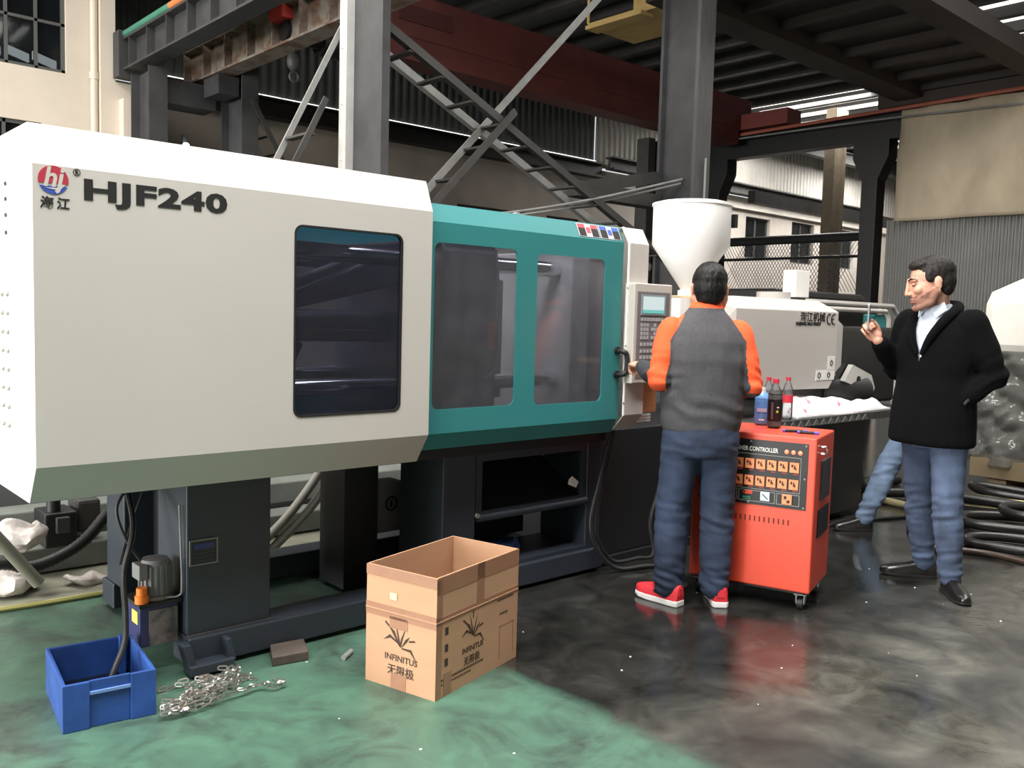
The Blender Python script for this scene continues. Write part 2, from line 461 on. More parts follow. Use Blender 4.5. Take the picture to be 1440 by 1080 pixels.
o = solo('canvas_sheet', g, mat('dirty_canvas', (166, 153, 132), .95, var=.16, scale=1.6, stretch=(1, 1, .5), bump=.2, bscale=8), 'dirty beige canvas sheet hung above the grey ribbed partition', 'canvas')
sm = o.modifiers.new('thick', 'SOLIDIFY'); sm.thickness = .012

# wall behind the camera closes the hall; the left gate opening is added for the light
struct('wall_front', G().box(-14, 36, -9.2, -9, 0, ROOF), m_wall)
struct('wall_added_gate', G().box(-14.2, -14, -9, 1.0, 0, ROOF).box(-14.2, -14, 12.5, 14.3, 0, ROOF).box(-14.2, -14, 1.0, 12.5, 5.5, ROOF), m_wall)
struct('wall_far_right', G().box(34, 34.2, -9, 17.8, 0, ROOF), m_wall)

# ---------------------------------------------------------------- roof
m_roof = mat('roof_sheet', (108, 110, 110), .8, var=.15, scale=.8)
sk = [(x - sx / 2, x + sx / 2, y - sy / 2, y + sy / 2) for x, y, sx, sy in SKYLIGHTS] + [(21.5, 24.2, 11.2, 14.8), (27.3, 31.0, 11.7, 14.7), (17.6, 20.0, 5.6, 8.2), (-1, 2, 7.1, 12.1)]
g = G()
g.plate([(-14, -9), (36, -9), (36, 18), (-14, 18)], [[(a, c), (b, c), (b, d), (a, d)] for a, b, c, d in sk], 0, .08)
g.v = [(x, z, ROOF + y) for x, y, z in g.v]
struct('ceiling', g, m_roof)
for i, (a, b, c, d) in enumerate(sk):
    o = mk('window_%d' % (20 + i), G().box(a, b, c, d, ROOF + .02, ROOF + .05), m_sky); o['kind'] = 'structure'
pur = G()
pur.box(-.04, .04, -13.5, 13.5, -.2, 0); pur.box(-.09, .09, -13.5, 13.5, -.22, -.2)
src = None
for i in range(30):
    x = 4.0 + i * 1.0
    if src is None:
        src = mk('roof_purlin', pur, m_dark); o = src
    else:
        o = src.copy(); COL.objects.link(o)
    o.location = (x, 4.5, ROOF - .02)
    tag(o, 'thin steel purlin under the dark roof sheets', 'purlin', 'purlins under the roof')
for i, y in enumerate((9.4, 15.3)):
    g = G().box(3.5, 33.8, y - .12, y + .12, ROOF - .62, ROOF - .58).box(3.5, 33.8, y - .02, y + .02, ROOF - .58, ROOF - .26).box(3.5, 33.8, y - .12, y + .12, ROOF - .28, ROOF - .24)
    solo('roof_rafter', g, m_dark, ['dark roof rafter crossing above the red crane girder', 'dark roof rafter along the top of the back wall'][i], 'rafter')

# ---------------------------------------------------------------- crane runways
def ibeam_y(g, x, y0, y1, zt, h, fw=.28):
    g.box(x - fw / 2, x + fw / 2, y0, y1, zt - .03, zt); g.box(x - fw / 2, x + fw / 2, y0, y1, zt - h, zt - h + .03)
    g.box(x - .02, x + .02, y0, y1, zt - h + .03, zt - .03)
    return g
def runway(x, y0, y1, zt, h, label, mt, pipe=None):
    t = thing('crane_runway', label, 'crane runway', (x, y0, 0), world=True)
    mk('beam', ibeam_y(G(), x, y0, y1, zt, h), mt, t)
    n = int((y1 - y0) / .62); s0 = None
    for i in range(n):
        y = y0 + .3 + i * .62
        if s0 is None: s0 = mk('stiffener', G().box(x - .13, x + .13, y - .012, y + .012, zt - h + .03, zt - .03), mt, t)
        else: child_copy(s0, t, (0, i * .62, 0))
    if pipe:
        mk('conductor_pipe', G().tube([(x - .12, y0 + 2.2, zt + .06), (x - .12, y1, zt + .06)], .045, 10), m_rust, t, label='rusty orange pipe')
        mk('conductor_pipe', G().tube([(x - .12, y0, zt + .06), (x - .12, y0 + 2.2, zt + .06)], .045, 10), m_greenpaint, t, label='green painted pipe end')
    return t
# world order: y0 is the far end, the beam comes towards the camera
def runway_l(x, label, mt, pipe):
    t = thing('crane_runway', label, 'crane runway', (x, 14.1, 0), world=True)
    zt, h = (5.28, .46) if pipe else (5.2, .5)
    mk('beam', ibeam_y(G(), x, -8.5, 13.8 if pipe else 13.5, zt, h), mt, t)
    s0 = None
    for i in range(11):
        y = 13.5 - i * .7
        if s0 is None: s0 = mk('stiffener', G().box(x - .13, x + .13, y - .012, y + .012, zt - h + .03, zt - .03), mt, t)
        else: child_copy(s0, t, (0, -i * .7, 0))
    if pipe:
        mk('conductor_pipe', G().tube([(x - .1, -8.5, zt + .06), (x - .1, 12.0, zt + .06)], .05, 10), m_rust, t, label='rusty orange pipe')
        mk('conductor_pipe', G().tube([(x - .1, 12.0, zt + .06), (x - .1, 13.7, zt + .06)], .05, 10), m_greenpaint, t, label='green painted pipe end')
        mk('end_stop', G().box(x - .2, x + .15, 13.7, 13.95, zt - .55, zt + .1), mt, t)
    return t
runway_l(4.72, 'grey crane runway beam carrying an orange and green pipe', m_steel, True)
runway_l(5.52, 'rust-stained crane runway beam beside the one with the pipe', mat('rust_stained_steel', (120, 112, 104), .7, var=.2, dirt=(92, 66, 48), scale=5), False)
t = thing('crane_runway', 'black crane runway beam above the canvas sheet with a long red pipe', 'crane runway', (XR, 7, 0), world=True)
mk('beam', ibeam_y(G(), XR, -8.5, 12.4, 5.3, .5), m_black, t)
mk('conductor_pipe', G().tube([(XR - .3, -8.5, 5.42), (XR - .3, 5.2, 5.30), (XR - .3, 11.9, 5.22)], .035, 8), mat('dull_red_pipe', (150, 82, 66), .6), t, label='dull red pipe')
mk('cable', G().tube(bez([(XR - .36, -6, 5.15), (XR - .36, 3, 5.0), (XR - .36, 8, 5.12), (XR - .36, 11.9, 5.15)]), .018, 6), m_steel_lt, t)
for y, lab in ((8.05, 'black steel column at the edge of the grey ribbed partition'), (11.5, 'black steel column behind the white hopper')):
    c = thing('steel_column', lab, 'column', (XR, y, 0), world=True)
    mk('shaft', G().box(XR - .16, XR + .16, y - .15, y + .15, 0, 4.45), m_black, c, bevel=.01)
    mk('bracket', G().prism([(y - .16, 4.1), (y + .16, 4.1), (y + .34, 4.5), (y + .34, 4.8), (y - .34, 4.8), (y - .34, 4.5)], 'x', XR - .17, XR + .17), m_black, c)
# fence between the two black columns
c = thing('mesh_fence', 'chain-link fence on black rails between the two black columns', 'fence', (XR, 9.8, 0), world=True)
for z, r in ((3.09, .09), (2.72, .03), (1.9, .03)): mk('rail', G().tube([(XR, 8.2, z), (XR, 11.35, z)], r, 8), m_black, c)
g = G(); k = 0
for i in range(46):
    y = 8.2 + i * .07
    for d in (-1, 1):
        z0, z1 = 2.05, 3.0
        yy = y + d * (z1 - z0) * .6
        if yy < 8.15 or yy > 11.4: continue
        g.bar((XR, y, z0), (XR, yy, z1), .008, .008)
o = mk('wire_mesh', g, m_steel, c); o['kind'] = 'stuff'

# steel columns below the left runways
def hcol(name, label, x0, x1, y0, y1, zt, mt, fl='y'):
    c = thing(name, label, 'column', ((x0 + x1) / 2, (y0 + y1) / 2, 0), world=True)
    xm = (x0 + x1) / 2
    mk('web', G().box(xm - .012, xm + .012, y0 + .02, y1 - .02, 0, zt), mt, c)
    for y in (y0, y1 - .022): mk('flange', G().box(x0, x1, y, y + .022, 0, zt), mt, c)
    return c
c1 = hcol('steel_column', 'grey steel column under the runway with the orange pipe', 4.6, 4.86, 12.75, 13.45, 4.72, m_steel)
mk('bracket', G().box(4.88, 5.6, 12.85, 13.3, 4.28, 4.62), m_steel, c1)
c2 = hcol('steel_column', 'grey steel column with a ladder-like strut under the rusty runway', 5.70, 5.95, 12.2, 12.9, ROOF - .05, m_steel)
mk('bracket', G().box(5.40, 5.70, 12.3, 12.8, 4.42, 4.68), m_steel, c2)

# ---------------------------------------------------------------- braced bay behind the machine
YR = 6.9
c = thing('steel_column', 'grey steel column with a slotted light strip, left end of the cross bracing', 'column', (4.45, YR, 0), world=True)
mk('web', G().box(4.38, 4.42, 6.66, 7.10, 0, ROOF - .05), m_steel, c)
mk('flange', G().box(4.36, 4.44, 6.62, 6.66, 0, ROOF - .05), m_steel, c)
st = mat('light_grey_slotted_strip', (168, 168, 164), .5, var=.12)
mk('slotted_strip', G().box(4.36, 4.40, 7.24, 7.32, 0, ROOF - .05).box(4.30, 4.40, 7.10, 7.16, 0, ROOF - .05), st, c, label='light grey slotted strip')
b0 = None
for i in range(14):
    z = .3 + i * .5
    if b0 is None: b0 = mk('batten', G().box(4.34, 4.39, 7.14, 7.26, z, z + .12), st, c)
    else: child_copy(b0, c, (0, 0, i * .5))
c = thing('steel_column', 'broad grey steel column right behind the white hopper', 'column', (8.85, 6.78, 0), world=True)
mk('web', G().box(8.70, 8.76, 6.60, 7.02, 0, ROOF - .05), m_steel, c)
mk('flange', G().box(8.70, 8.99, 6.55, 6.60, 0, ROOF - .05), mat('column_flange_paint', (74, 74, 74), .5, var=.2, scale=5, stretch=(8, 8, .6)), c)
mk('flange', G().box(8.62, 8.99, 7.02, 7.06, 0, ROOF - .05), m_steel, c)
mk('conduit', G().tube([(8.84, 6.5, .2), (8.84, 6.5, 3.35)], .014, 8), m_steel_lt, c, label='thin light conduit')
def brace(label, a, b, ym, dy, step=.42, w=.075, f0=0., f1=1.):
    """bright main angle at y = ym, dim second angle dy in front of it, battens between"""
    t = thing('cross_brace', label, 'brace', ((a[0] + b[0]) / 2, ym, min(a[1], b[1])), world=True)
    P = lambda f: (a[0] + (b[0] - a[0]) * f, a[1] + (b[1] - a[1]) * f)
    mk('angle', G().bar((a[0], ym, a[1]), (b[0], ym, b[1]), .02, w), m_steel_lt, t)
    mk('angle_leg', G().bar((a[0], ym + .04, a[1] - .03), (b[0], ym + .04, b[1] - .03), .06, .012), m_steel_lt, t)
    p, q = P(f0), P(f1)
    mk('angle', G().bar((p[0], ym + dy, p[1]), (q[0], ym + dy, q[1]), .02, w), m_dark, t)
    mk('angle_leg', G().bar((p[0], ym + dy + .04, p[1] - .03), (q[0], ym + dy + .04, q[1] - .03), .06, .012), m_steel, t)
    n = int(math.hypot(p[0] - q[0], p[1] - q[1]) / step)
    for i in range(1, n):
        x, z = P(f0 + (f1 - f0) * i / n)
        mk('batten', G().box(x - .04, x + .04, ym + dy, ym, z - .05, z - .03), m_dark, t)
    return t
brace('lattice brace falling from the slotted column towards the hopper', (4.40, 3.96), (8.66, 2.06), 7.12, -.40, .36)
brace('lattice brace rising from behind the teal door to the roof beside the hopper column', (4.6, 2.05), (8.55, 6.10), 7.0, -.34, .45, .07, 0., .34)
brace('ladder-like brace leaning left from the slotted column', (4.40, 4.02), (3.30, 1.84), 7.35, -.40, .30, .05, .35, 1.)
t = thing('cross_brace', 'ladder-like brace leaning right from the column under the rusty runway', 'brace', (6.0, 12, 2.5), world=True)
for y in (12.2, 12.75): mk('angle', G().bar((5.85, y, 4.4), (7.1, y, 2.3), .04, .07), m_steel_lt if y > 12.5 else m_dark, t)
for i in range(1, 9):
    f = i / 9; mk('batten', G().box(5.85 + 1.25 * f - .02, 5.85 + 1.25 * f + .02, 12.2, 12.75, 4.4 - 2.1 * f - .02, 4.4 - 2.1 * f), m_dark, t)
solo('service_cable', G().tube(bez([(4.5, 6.7, 2.42), (5.2, 6.72, 2.36), (6.0, 6.75, 2.46), (7.2, 6.72, 2.72), (8.66, 6.7, 3.1)]), .016, 6).tube(bez([(4.5, 6.7, 2.36), (5.2, 6.74, 2.32), (6.1, 6.75, 2.44), (7.2, 6.76, 2.68), (8.66, 6.72, 3.05)]), .016, 6), m_steel_lt,
     'pair of grey cables sagging across the braced bay', 'cable')
solo('tie_beam', G().box(7.2, 8.66, 7.0, 7.2, 2.78, 2.94).bar((7.2, 7.1, 2.86), (8.66, 7.1, 3.16), .12, .14), m_dark, 'dark tie beam meeting the hopper column', 'beam')
solo('steel_column', G().box(13.9, 14.1, 11.6, 11.9, 0, 5.0).box(14.3, 14.36, 11.6, 11.9, 0, 5.0), m_dark, 'dark twin post behind the teal door, in front of the pale far wall', 'column')

# ---------------------------------------------------------------- bridge cranes
t = thing('bridge_crane', 'dull red bridge crane girder spanning the hall with a hanging hoist', 'crane', (10.5, 10.9, 5.3), world=True)
mk('girder', G().box(5.75, XR - .4, 10.75, 11.2, 5.02, 5.34).box(4.72, XR, 10.75, 11.2, 5.34, 5.95), m_red, t, bevel=.01)
mk('number_plate', G().box(7.35, 8.3, 10.735, 10.75, 5.55, 5.78), mat('faded_dark_red', (70, 26, 28), .7), t)
mk('end_carriage', G().box(XR - .35, XR + .15, 9.7, 12.3, 5.32, 5.62), mat('carriage_red', (112, 48, 40), .6), t)
mk('end_carriage', G().box(4.6, 5.66, 9.9, 11.7, 5.30, 5.6), m_red, t)
h = mk('hoist', G().box(5.35, 5.95, 10.35, 10.7, 5.02, 5.18), mat('hoist_red', (170, 52, 44), .5), t)
mk('hoist_motor', G().cyl((5.95, 10.5, 4.86), (6.4, 10.5, 4.86), .17, 14).cyl((5.45, 10.5, 4.9), (5.95, 10.5, 4.9), .13, 14), m_black, h)
mk('hook_block', G().tube([(5.6, 10.5, 4.9), (5.6, 10.5, 4.5)], .02, 6).ball((5.6, 10.5, 4.55), (.1, .08, .13), 12).torus((5.6, 10.5, 4.36), .06, .018, 14, 6, Matrix.Rotation(R_(90), 4, 'X')), m_dark, h)
t = thing('bridge_crane', 'dark brown bridge crane with a walkway and a beige driver cab', 'crane', (12.5, 6.5, 5.4), world=True)
mk('girder', G().box(8.9, XR, 7.1, 7.57, 5.4, 6.3), m_brown, t)
mk('girder', G().box(8.9, XR, 5.0, 5.4, 5.4, 5.66), m_brown, t)
mk('walkway', G().box(8.9, XR, 5.4, 7.1, 5.62, 5.68), m_brown, t)
for i in range(8): mk('walkway_beam', G().box(9.4 + i * .9, 9.5 + i * .9, 5.4, 7.1, 5.5, 5.62), m_brown, t)
mk('end_carriage', G().box(XR - .3, XR + .2, 4.7, 7.9, 5.32, 5.7), m_brown, t)
cab = mk('driver_cab', G().box(9.35, 10.35, 7.75, 9.0, 5.5, 5.56).box(9.35, 10.35, 7.75, 7.79, 5.56, 6.5).box(10.31, 10.35, 7.75, 9.0, 5.56, 6.5), m_yellow, t, label='beige crane cab')
mk('railing', G().tube([(9.36, 7.8, 5.56), (9.36, 7.8, 6.4)], .02, 6).tube([(9.36, 9.0, 5.56), (9.36, 9.0, 6.4)], .02, 6).tube([(9.36, 7.8, 6.0), (9.36, 9.0, 6.0)], .02, 6).tube([(9.36, 7.8, 6.4), (9.36, 9.0, 6.4)], .02, 6), m_yellow, cab)
mk('step', G().box(9.2, 9.45, 7.9, 8.9, 5.42, 5.47), m_yellow, cab)
# tiny work lamp far back
t = thing('work_lamp', 'small bright work lamp glowing beyond the cream cover', 'lamp', (5.3, 13.2, 3.7), world=True)
mk('bulb', G().ball((5.3, 13.2, 3.78), .05, 10), mat('lamp_glow', (245, 252, 255), 1, emit=12), t)
mk('lamp_bracket', G().box(5.27, 5.33, 13.24, 13.32, 3.6, 3.95), m_dark, t)
# far post inside the next bay
solo('steel_column', G().box(22.2, 22.5, 12.2, 12.5, 0, ROOF - .3).box(22.7, 22.8, 12.2, 12.5, 0, ROOF - .3), mat('ochre_steel', (92, 80, 62), .7, var=.2), 'ochre-tinted steel post standing in the far bay beyond the fence', 'column')
solo('tie_beam', G().box(19.5, 30, 12.8, 13.0, 4.4, 4.7), m_dark, 'dark horizontal beam crossing the far bay beyond the fence', 'beam')

# ================================================================ injection moulding machine
m_cream = mat('cream_machine_paint', (192, 187, 182), .42, var=.02, scale=2, spec=.4)
m_teal = mat('teal_door_paint', (50, 126, 128), .4, var=.03, scale=2, spec=.4)
m_slate = mat('slate_base_paint', (43, 50, 59), .45, var=.12, scale=4, bump=.06, bscale=120)
m_slate_dk = mat('black_slate_paint', (23, 25, 28), .5, var=.12, scale=4)
m_chrome = mat('chrome_bar', (225, 227, 230), .12, 1.)
m_iron = mat('dark_machined_iron', (58, 60, 68), .4, .4, var=.15, scale=6)
m_rubber = mat('black_rubber', (24, 24, 25), .55)
m_ink = mat('black_print', (20, 19, 20), .6)
m_white = mat('white_label', (232, 230, 226), .6)
m_pane = glass('dusty_safety_pane', (190, 192, 200), .24, .04, (128, 128, 136))
m_pane_dk = glass('tinted_safety_pane', (186, 190, 206), .12, .04, (84, 88, 104))

MM = thing('injection_moulding_machine', 'long cream and teal injection moulding machine on a slate steel base', 'machine', (3.5, 3.8, 0), world=True)
def sheets(g, pts, x0, x1, t=.006, closed=False):
    """folded sheet metal: the profile (y,z) swept along x with thickness t towards the inside (y=3.85, z=1.4)"""
    ctr = Vector((3.85, 1.4)); n = len(pts)
    ins = []
    for i, p in enumerate(pts):
        P = Vector(p); acc = Vector((0, 0))
        for q in ([pts[i - 1]] if i > 0 or closed else []) + ([pts[(i + 1) % n]] if i < n - 1 or closed else []):
            d = Vector(q) - P; nn = Vector((-d.y, d.x)).normalized()
            if nn.dot(ctr - P) < 0: nn = -nn
            acc += nn
        acc.normalize(); ins.append(tuple(P + acc * t))
    for i in range(n if closed else n - 1):
        j = (i + 1) % n
        g.prism([pts[i], pts[j], ins[j], ins[i]], 'x', x0, x1)
    return g
# ---- cream clamp cover
X0, X1 = .773, 2.348
prof = [(3.235, .77), (3.15, .90), (3.15, 1.875), (3.205, 2.01), (4.545, 2.01), (4.6, 1.875), (4.6, .90), (4.515, .77)]
W1 = (1.688, 2.195, 1.013, 1.765)
g = G()
g.plate([(X0 + .006, .90), (X1, .90), (X1, 1.875), (X0 + .006, 1.875)], [rrect(*W1, .035)], 3.15, 3.156)
g.plate([(X0 + .006, .90), (X1, .90), (X1, 1.875), (X0 + .006, 1.875)], [rrect(1.3, 2.2, 1.02, 1.76, .035)], 4.594, 4.6)
sheets(g, [(3.235, .77), (3.15, .90)], X0 + .006, X1); sheets(g, [(4.6, .9), (4.515, .77)], X0 + .006, X1)
sheets(g, [(3.15, 1.875), (3.205, 2.01), (4.545, 2.01), (4.6, 1.875)], X0 + .006, X1)
g.prism(prof, 'x', X0, X0 + .006)
cover = mk('clamp_cover', g, m_cream, MM, label='cream sheet-metal cover')
mk('gasket', G().plate(rrect(*W1, .035), [rrect(W1[0] + .008, W1[1] - .008, W1[2] + .008, W1[3] - .008, .03)], 3.148, 3.165), m_rubber, cover)
mk('window_pane', G().plate(rrect(W1[0] + .002, W1[1] - .002, W1[2] + .002, W1[3] - .002, .033), [], 3.158, 3.162), m_pane_dk, cover)
v0 = None
for z in (1.842, 1.790, 1.735, 1.675):
    g = G().prism([(3.475, z - .006), (3.5, z - .008), (3.51, z + .003), (3.485, z + .006)], 'x', X0 - .002, X0)
    mk('vent_slot', g, m_ink, cover)
for i in range(8):
    z = 1.467 - i * .0655
    for y in (3.485, 3.56): mk('vent_bump', G().ball((X0, y, z), (.012, .016, .014), 10), m_cream, cover)
# emblem: red upper disc, blue lower bowl, white letters, registered mark
ex, ez, er = .834, 1.829, .0455
def disc_part(a0, a1, z_off=0, y0=3.1485, y1=3.15):
    pts = []
    for i in range(25):
        a = R_(a0 + (a1 - a0) * i / 24); pts.append((ex + er * math.cos(a), ez + er * math.sin(a)))
    return G().prism(pts, 'y', y0, y1)
m_ered = mat('emblem_red', (172, 48, 66), .5); m_eblue = mat('emblem_blue', (52, 78, 170), .5)
emb = mk('emblem', disc_part(-14, 194), m_ered, cover, label='round red and blue emblem')
mk('emblem_bowl', disc_part(205, 335), m_eblue, emb, label='blue lower part of the emblem')
text('emblem_letters', 'hj', .088, m_cream, emb, (ex - .031, 3.1485, ez - .02), bold=.002, shear=.2, sx=.92)
sw = [(ex - .028, ez - .026), (ex + .018, ez - .032), (ex + .036, ez - .012), (ex + .027, ez - .012), (ex + .010, ez - .024)]
mk('emblem_swoosh', G().prism(sw, 'y', 3.1475, 3.1485), m_cream, emb)
mk('registered_ring', G().torus((.9045, 3.1495, 1.862), .0105, .0013, 20, 4, Matrix.Rotation(R_(90), 4, 'X')), m_ink, cover)
text('registered_letter', 'R', .016, m_ink, cover, (.8998, 3.1495, 1.8563), bold=.0006)
text('emblem_name', '海', .040, m_ink, cover, (.793, 3.1495, 1.742), bold=.0008, shear=.1)
text('emblem_name', '江', .040, m_ink, cover, (.842, 3.1495, 1.742), bold=.0008, shear=.1)
text('model_lettering', 'HJF240', .0905, m_ink, cover, (.921, 3.1495, 1.7795), bold=.0036, sx=1.72, spacing=1.09)

# ---- teal sliding door
TY = 3.2; TX0, TX1 = 2.36, 3.66
W2 = (2.40, 2.895, 1.003, 1.752); W3 = (3.03, 3.52, .995, 1.742)
g = G()
g.plate([(TX0, .893), (TX1, .893), (TX1, 1.842), (TX0, 1.842)], [rrect(*W2, .035), rrect(*W3, .035)], TY, TY + .006)
sheets(g, [(TY + .045, .815), (TY, .893)], TX0, TX1)
sheets(g, [(TY, 1.842), (TY + .04, 1.925), (TY + .10, 1.93)], TX0, TX1)
door = mk('safety_door', g, m_teal, MM, label='teal sliding safety door')
for W in (W2, W3):
    mk('window_pane', G().plate(rrect(W[0] - .01, W[1] + .01, W[2] - .01, W[3] + .01, .04), [], TY + .008, TY + .012), m_pane, door)
h = mk('handle', G().tube(bez([(3.635, TY, 1.262), (3.64, TY - .045, 1.258), (3.655, TY - .055, 1.235), (3.655, TY - .055, 1.16), (3.64, TY - .045, 1.137), (3.635, TY, 1.133)], 6), .014, 10), m_rubber, door, label='black pull handle')
for z in (1.262, 1.133): mk('handle_foot', G().cyl((3.635, TY - .012, z), (3.635, TY, z), .022, 12), m_rubber, h)
# warning stickers on the sloped door top
def on_top(u0, u1, f0, f1, lift=.0015):
    a = Vector((0, TY, 1.842)); b = Vector((0, TY + .04, 1.925)); nn = Vector((0, -.083, .04)).normalized()
    P = lambda x, f: tuple(Vector((x, 0, 0)) + a + (b - a) * f + nn * lift)
    g = G(); lo = [P(u0, f0), P(u1, f0), P(u1, f1), P(u0, f1)]
    lift2 = lift; 
    hi = [tuple(Vector(p) + nn * .0012) for p in lo]
    return g.add(lo + hi, [(0, 1, 2, 3), (4, 5, 6, 7), (0, 1, 5, 4), (1, 2, 6, 5), (2, 3, 7, 6), (3, 0, 4, 7)])
m_sred = mat('sticker_red', (206, 70, 84), .5); m_sblue = mat('sticker_blue', (52, 84, 168), .5); m_sgrey = mat('sticker_grey', (196, 190, 192), .5)
for k, (x0, mc) in enumerate(((3.32, m_sred), (3.485, m_sblue))):
    s = mk('warning_sticker', on_top(x0, x0 + .158, .10, .92), m_sgrey, door, label=['red and black warning sticker', 'blue and black instruction sticker'][k])
    for xa in (x0 + .006, x0 + .102):
        mk('print_block', on_top(xa, xa + .05, .14, .62, .003), m_ink, s)
        mk('print_block', on_top(xa, xa + .05, .64, .88, .003), mc, s)
    mk('print_block', on_top(x0 + .066, x0 + .094, .35, .7, .003), mc, s)

# ---- cream post cover at the fixed platen
PX0, PX1, PY = 3.668, 3.83, 3.165
pp = [(3.235, .83), (PY, .912), (PY, 1.838), (PY + .05, 1.925), (4.5, 1.925), (4.55, 1.838), (4.55, .912), (4.48, .83)]
post = mk('platen_cover', sheets(G(), pp, PX0, PX1, .006, True).prism(pp, 'x', PX0 + .1, PX0 + .106), m_cream, MM, bevel=.004, label='cream post cover')
mk('edge_strip', sheets(G(), [(PY - .003, .912), (PY - .003, 1.838), (PY + .048, 1.928)], PX0 - .004, PX0 + .006, .01), m_white, post)
for z in (1.6, 1.29, .98): mk('screw', G().cyl((3.664, PY - .004, z), (3.664, PY, z), .006, 8), m_chrome, post)

# ---- control panel
CX0, CX1, CZ0, CZ1, CY = 3.672, 3.990, 1.088, 1.628, 3.12
cp = mk('control_panel', G().box(CX0, CX1, CY, CY + .07, CZ0, CZ1), mat('panel_cream', (190, 184, 176), .45), MM, bevel=.006, label='cream control panel')
mk('panel_face', G().box(CX0 + .024, CX1 - .022, CY - .003, CY, CZ0 + .03, CZ1 - .045), mat('panel_grey', (112, 108, 110), .5), cp, label='grey panel face')
scr = mk('screen_bezel', G().box(3.724, 3.928, CY - .007, CY - .003, 1.458, 1.568), mat('bezel_blue_grey', (138, 152, 158), .5), cp)
sm = bpy.data.materials.new('lit_screen'); sm.use_nodes = True
_n = sm.node_tree; _b = _n.nodes['Principled BSDF']; _tc = _n.nodes.new('ShaderNodeTexCoord'); _s = _n.nodes.new('ShaderNodeSeparateXYZ')
_r = _n.nodes.new('ShaderNodeValToRGB'); _r.color_ramp.elements[0].position = .18; _r.color_ramp.elements[0].color = srgb((120, 208, 200)); _r.color_ramp.elements[1].position = .24; _r.color_ramp.elements[1].color = srgb((226, 242, 242))
_n.links.new(_tc.outputs['Generated'], _s.inputs[0]); _n.links.new(_s.outputs[2], _r.inputs[0]); _n.links.new(_r.outputs[0], _b.inputs['Emission Color']); _b.inputs['Emission Strength'].default_value = .85; _b.inputs['Base Color'].default_value = K4
mk('screen', G().box(3.736, 3.914, CY - .0085, CY - .007, 1.468, 1.558), sm, scr, label='lit pale screen')
g = G()
for r, (z, xs) in enumerate([(1.435, [3.735 + i * .024 for i in range(8)]), (1.405, [3.735, 3.759, 3.783, 3.845, 3.905]), (1.382, [3.735, 3.759, 3.783, 3.823, 3.845, 3.867, 3.905]), (1.359, [3.735, 3.759, 3.783, 3.845]), (1.336, [3.735, 3.759, 3.783, 3.823, 3.845, 3.867]),
                             (1.30, [3.735 + i * .028 for i in range(7)]), (1.263, [3.735 + i * .028 for i in range(7)]), (1.23, [3.735 + i * .028 for i in range(7)]), (1.197, [3.735 + i * .028 for i in range(7)]), (1.165, [3.735 + i * .028 for i in range(7)])]):
    for x in xs: g.box(x - .008, x + .008, CY - .006, CY - .003, z - .009, z + .009)
o = mk('keypad', g, mat('key_grey', (168, 166, 168), .5), cp, kind='stuff')
mk('wood_board', G().box(3.835, 3.985, 3.20, 3.215, .915, 1.085), mat('plywood_tan', (196, 142, 96), .7, var=.15, scale=8, stretch=(1, 1, 8)), MM, label='tan wooden board below the control panel')
g = G()
for i in range(4):
    for k in range(3): g.box(3.80 + i * .05, 3.84 + i * .05, 3.24, 3.25, .855 + k * .016, .866 + k * .016)
mk('vent_grille', g, m_white, MM, kind='stuff')

# ---- inside of the clamp: platens, tie bars, toggle
for y in (3.56, 4.3):
    for z in (1.695, 1.09): mk('tie_bar', G().cyl((1.0, y, z), (3.7, y, z), .042, 20), m_chrome, MM, label='bright chrome tie bar')
def slab_yz(x0, x1, y0, y1, z0, z1, r=.07):
    return G().prism(rrect(y0, y1, z0, z1, r), 'x', x0, x1)
mk('moving_platen', slab_yz(2.62, 2.97, 3.42, 4.42, .88, 1.80, .09), m_iron, MM, bevel=.015, label='dark moving platen')
mk('platen_hose', G().tube(bez([(2.93, 3.40, 1.76), (2.95, 3.40, 1.6), (2.95, 3.40, 1.2), (2.86, 3.39, 1.12)]), .006, 6), m_steel_lt, MM)
mk('red_tag', G().box(2.90, 2.97, 3.405, 3.412, 1.26, 1.40), mat('red_tag', (226, 70, 62), .6), MM, label='red tag on the platen')
mk('mould_plate', G().box(3.0, 3.12, 3.55, 4.25, 1.0, 1.62), mat('mould_grey', (128, 132, 134), .4, .3), MM, bevel=.01)
mk('fixed_platen', slab_yz(3.52, 3.66, 3.44, 4.42, .88, 1.80, .05), mat('platen_light', (226, 223, 219), .5), MM, bevel=.01, label='light grey fixed platen')
mk('rear_platen', slab_yz(.95, 1.2, 3.42, 4.42, .88, 1.80, .07), m_iron, MM, bevel=.01)
for y in (3.72, 4.02):
    mk('toggle_link', G().prism([(1.5, 1.62), (1.95, 1.50), (2.02, 1.40), (1.95, 1.30), (1.5, 1.44)], 'y', y, y + .12), m_iron, MM, bevel=.012)
    mk('toggle_link', G().prism([(1.9, 1.47), (2.02, 1.44), (2.62, 1.58), (2.62, 1.70), (2.5, 1.72)], 'y', y + .03, y + .10), m_iron, MM, bevel=.012)
    mk('toggle_link', G().prism([(1.2, 1.05), (2.0, 1.18), (2.05, 1.28), (1.9, 1.34), (1.2, 1.20)], 'y', y, y + .12), m_iron, MM, bevel=.012)
mk('crosshead', G().box(2.12, 2.46, 3.66, 4.2, 1.30, 1.345), m_steel, MM)
mk('ejector_cylinder', G().cyl((1.95, 3.94, 1.36), (2.62, 3.94, 1.36), .08, 16), m_iron, MM)
mk('oil_deck', G().box(1.0, 3.66, 3.3, 4.5, .83, .86), m_slate_dk, MM)
mk('slide_rail', G().box(1.0, 3.66, 3.44, 3.56, .86, .93), m_iron, MM)
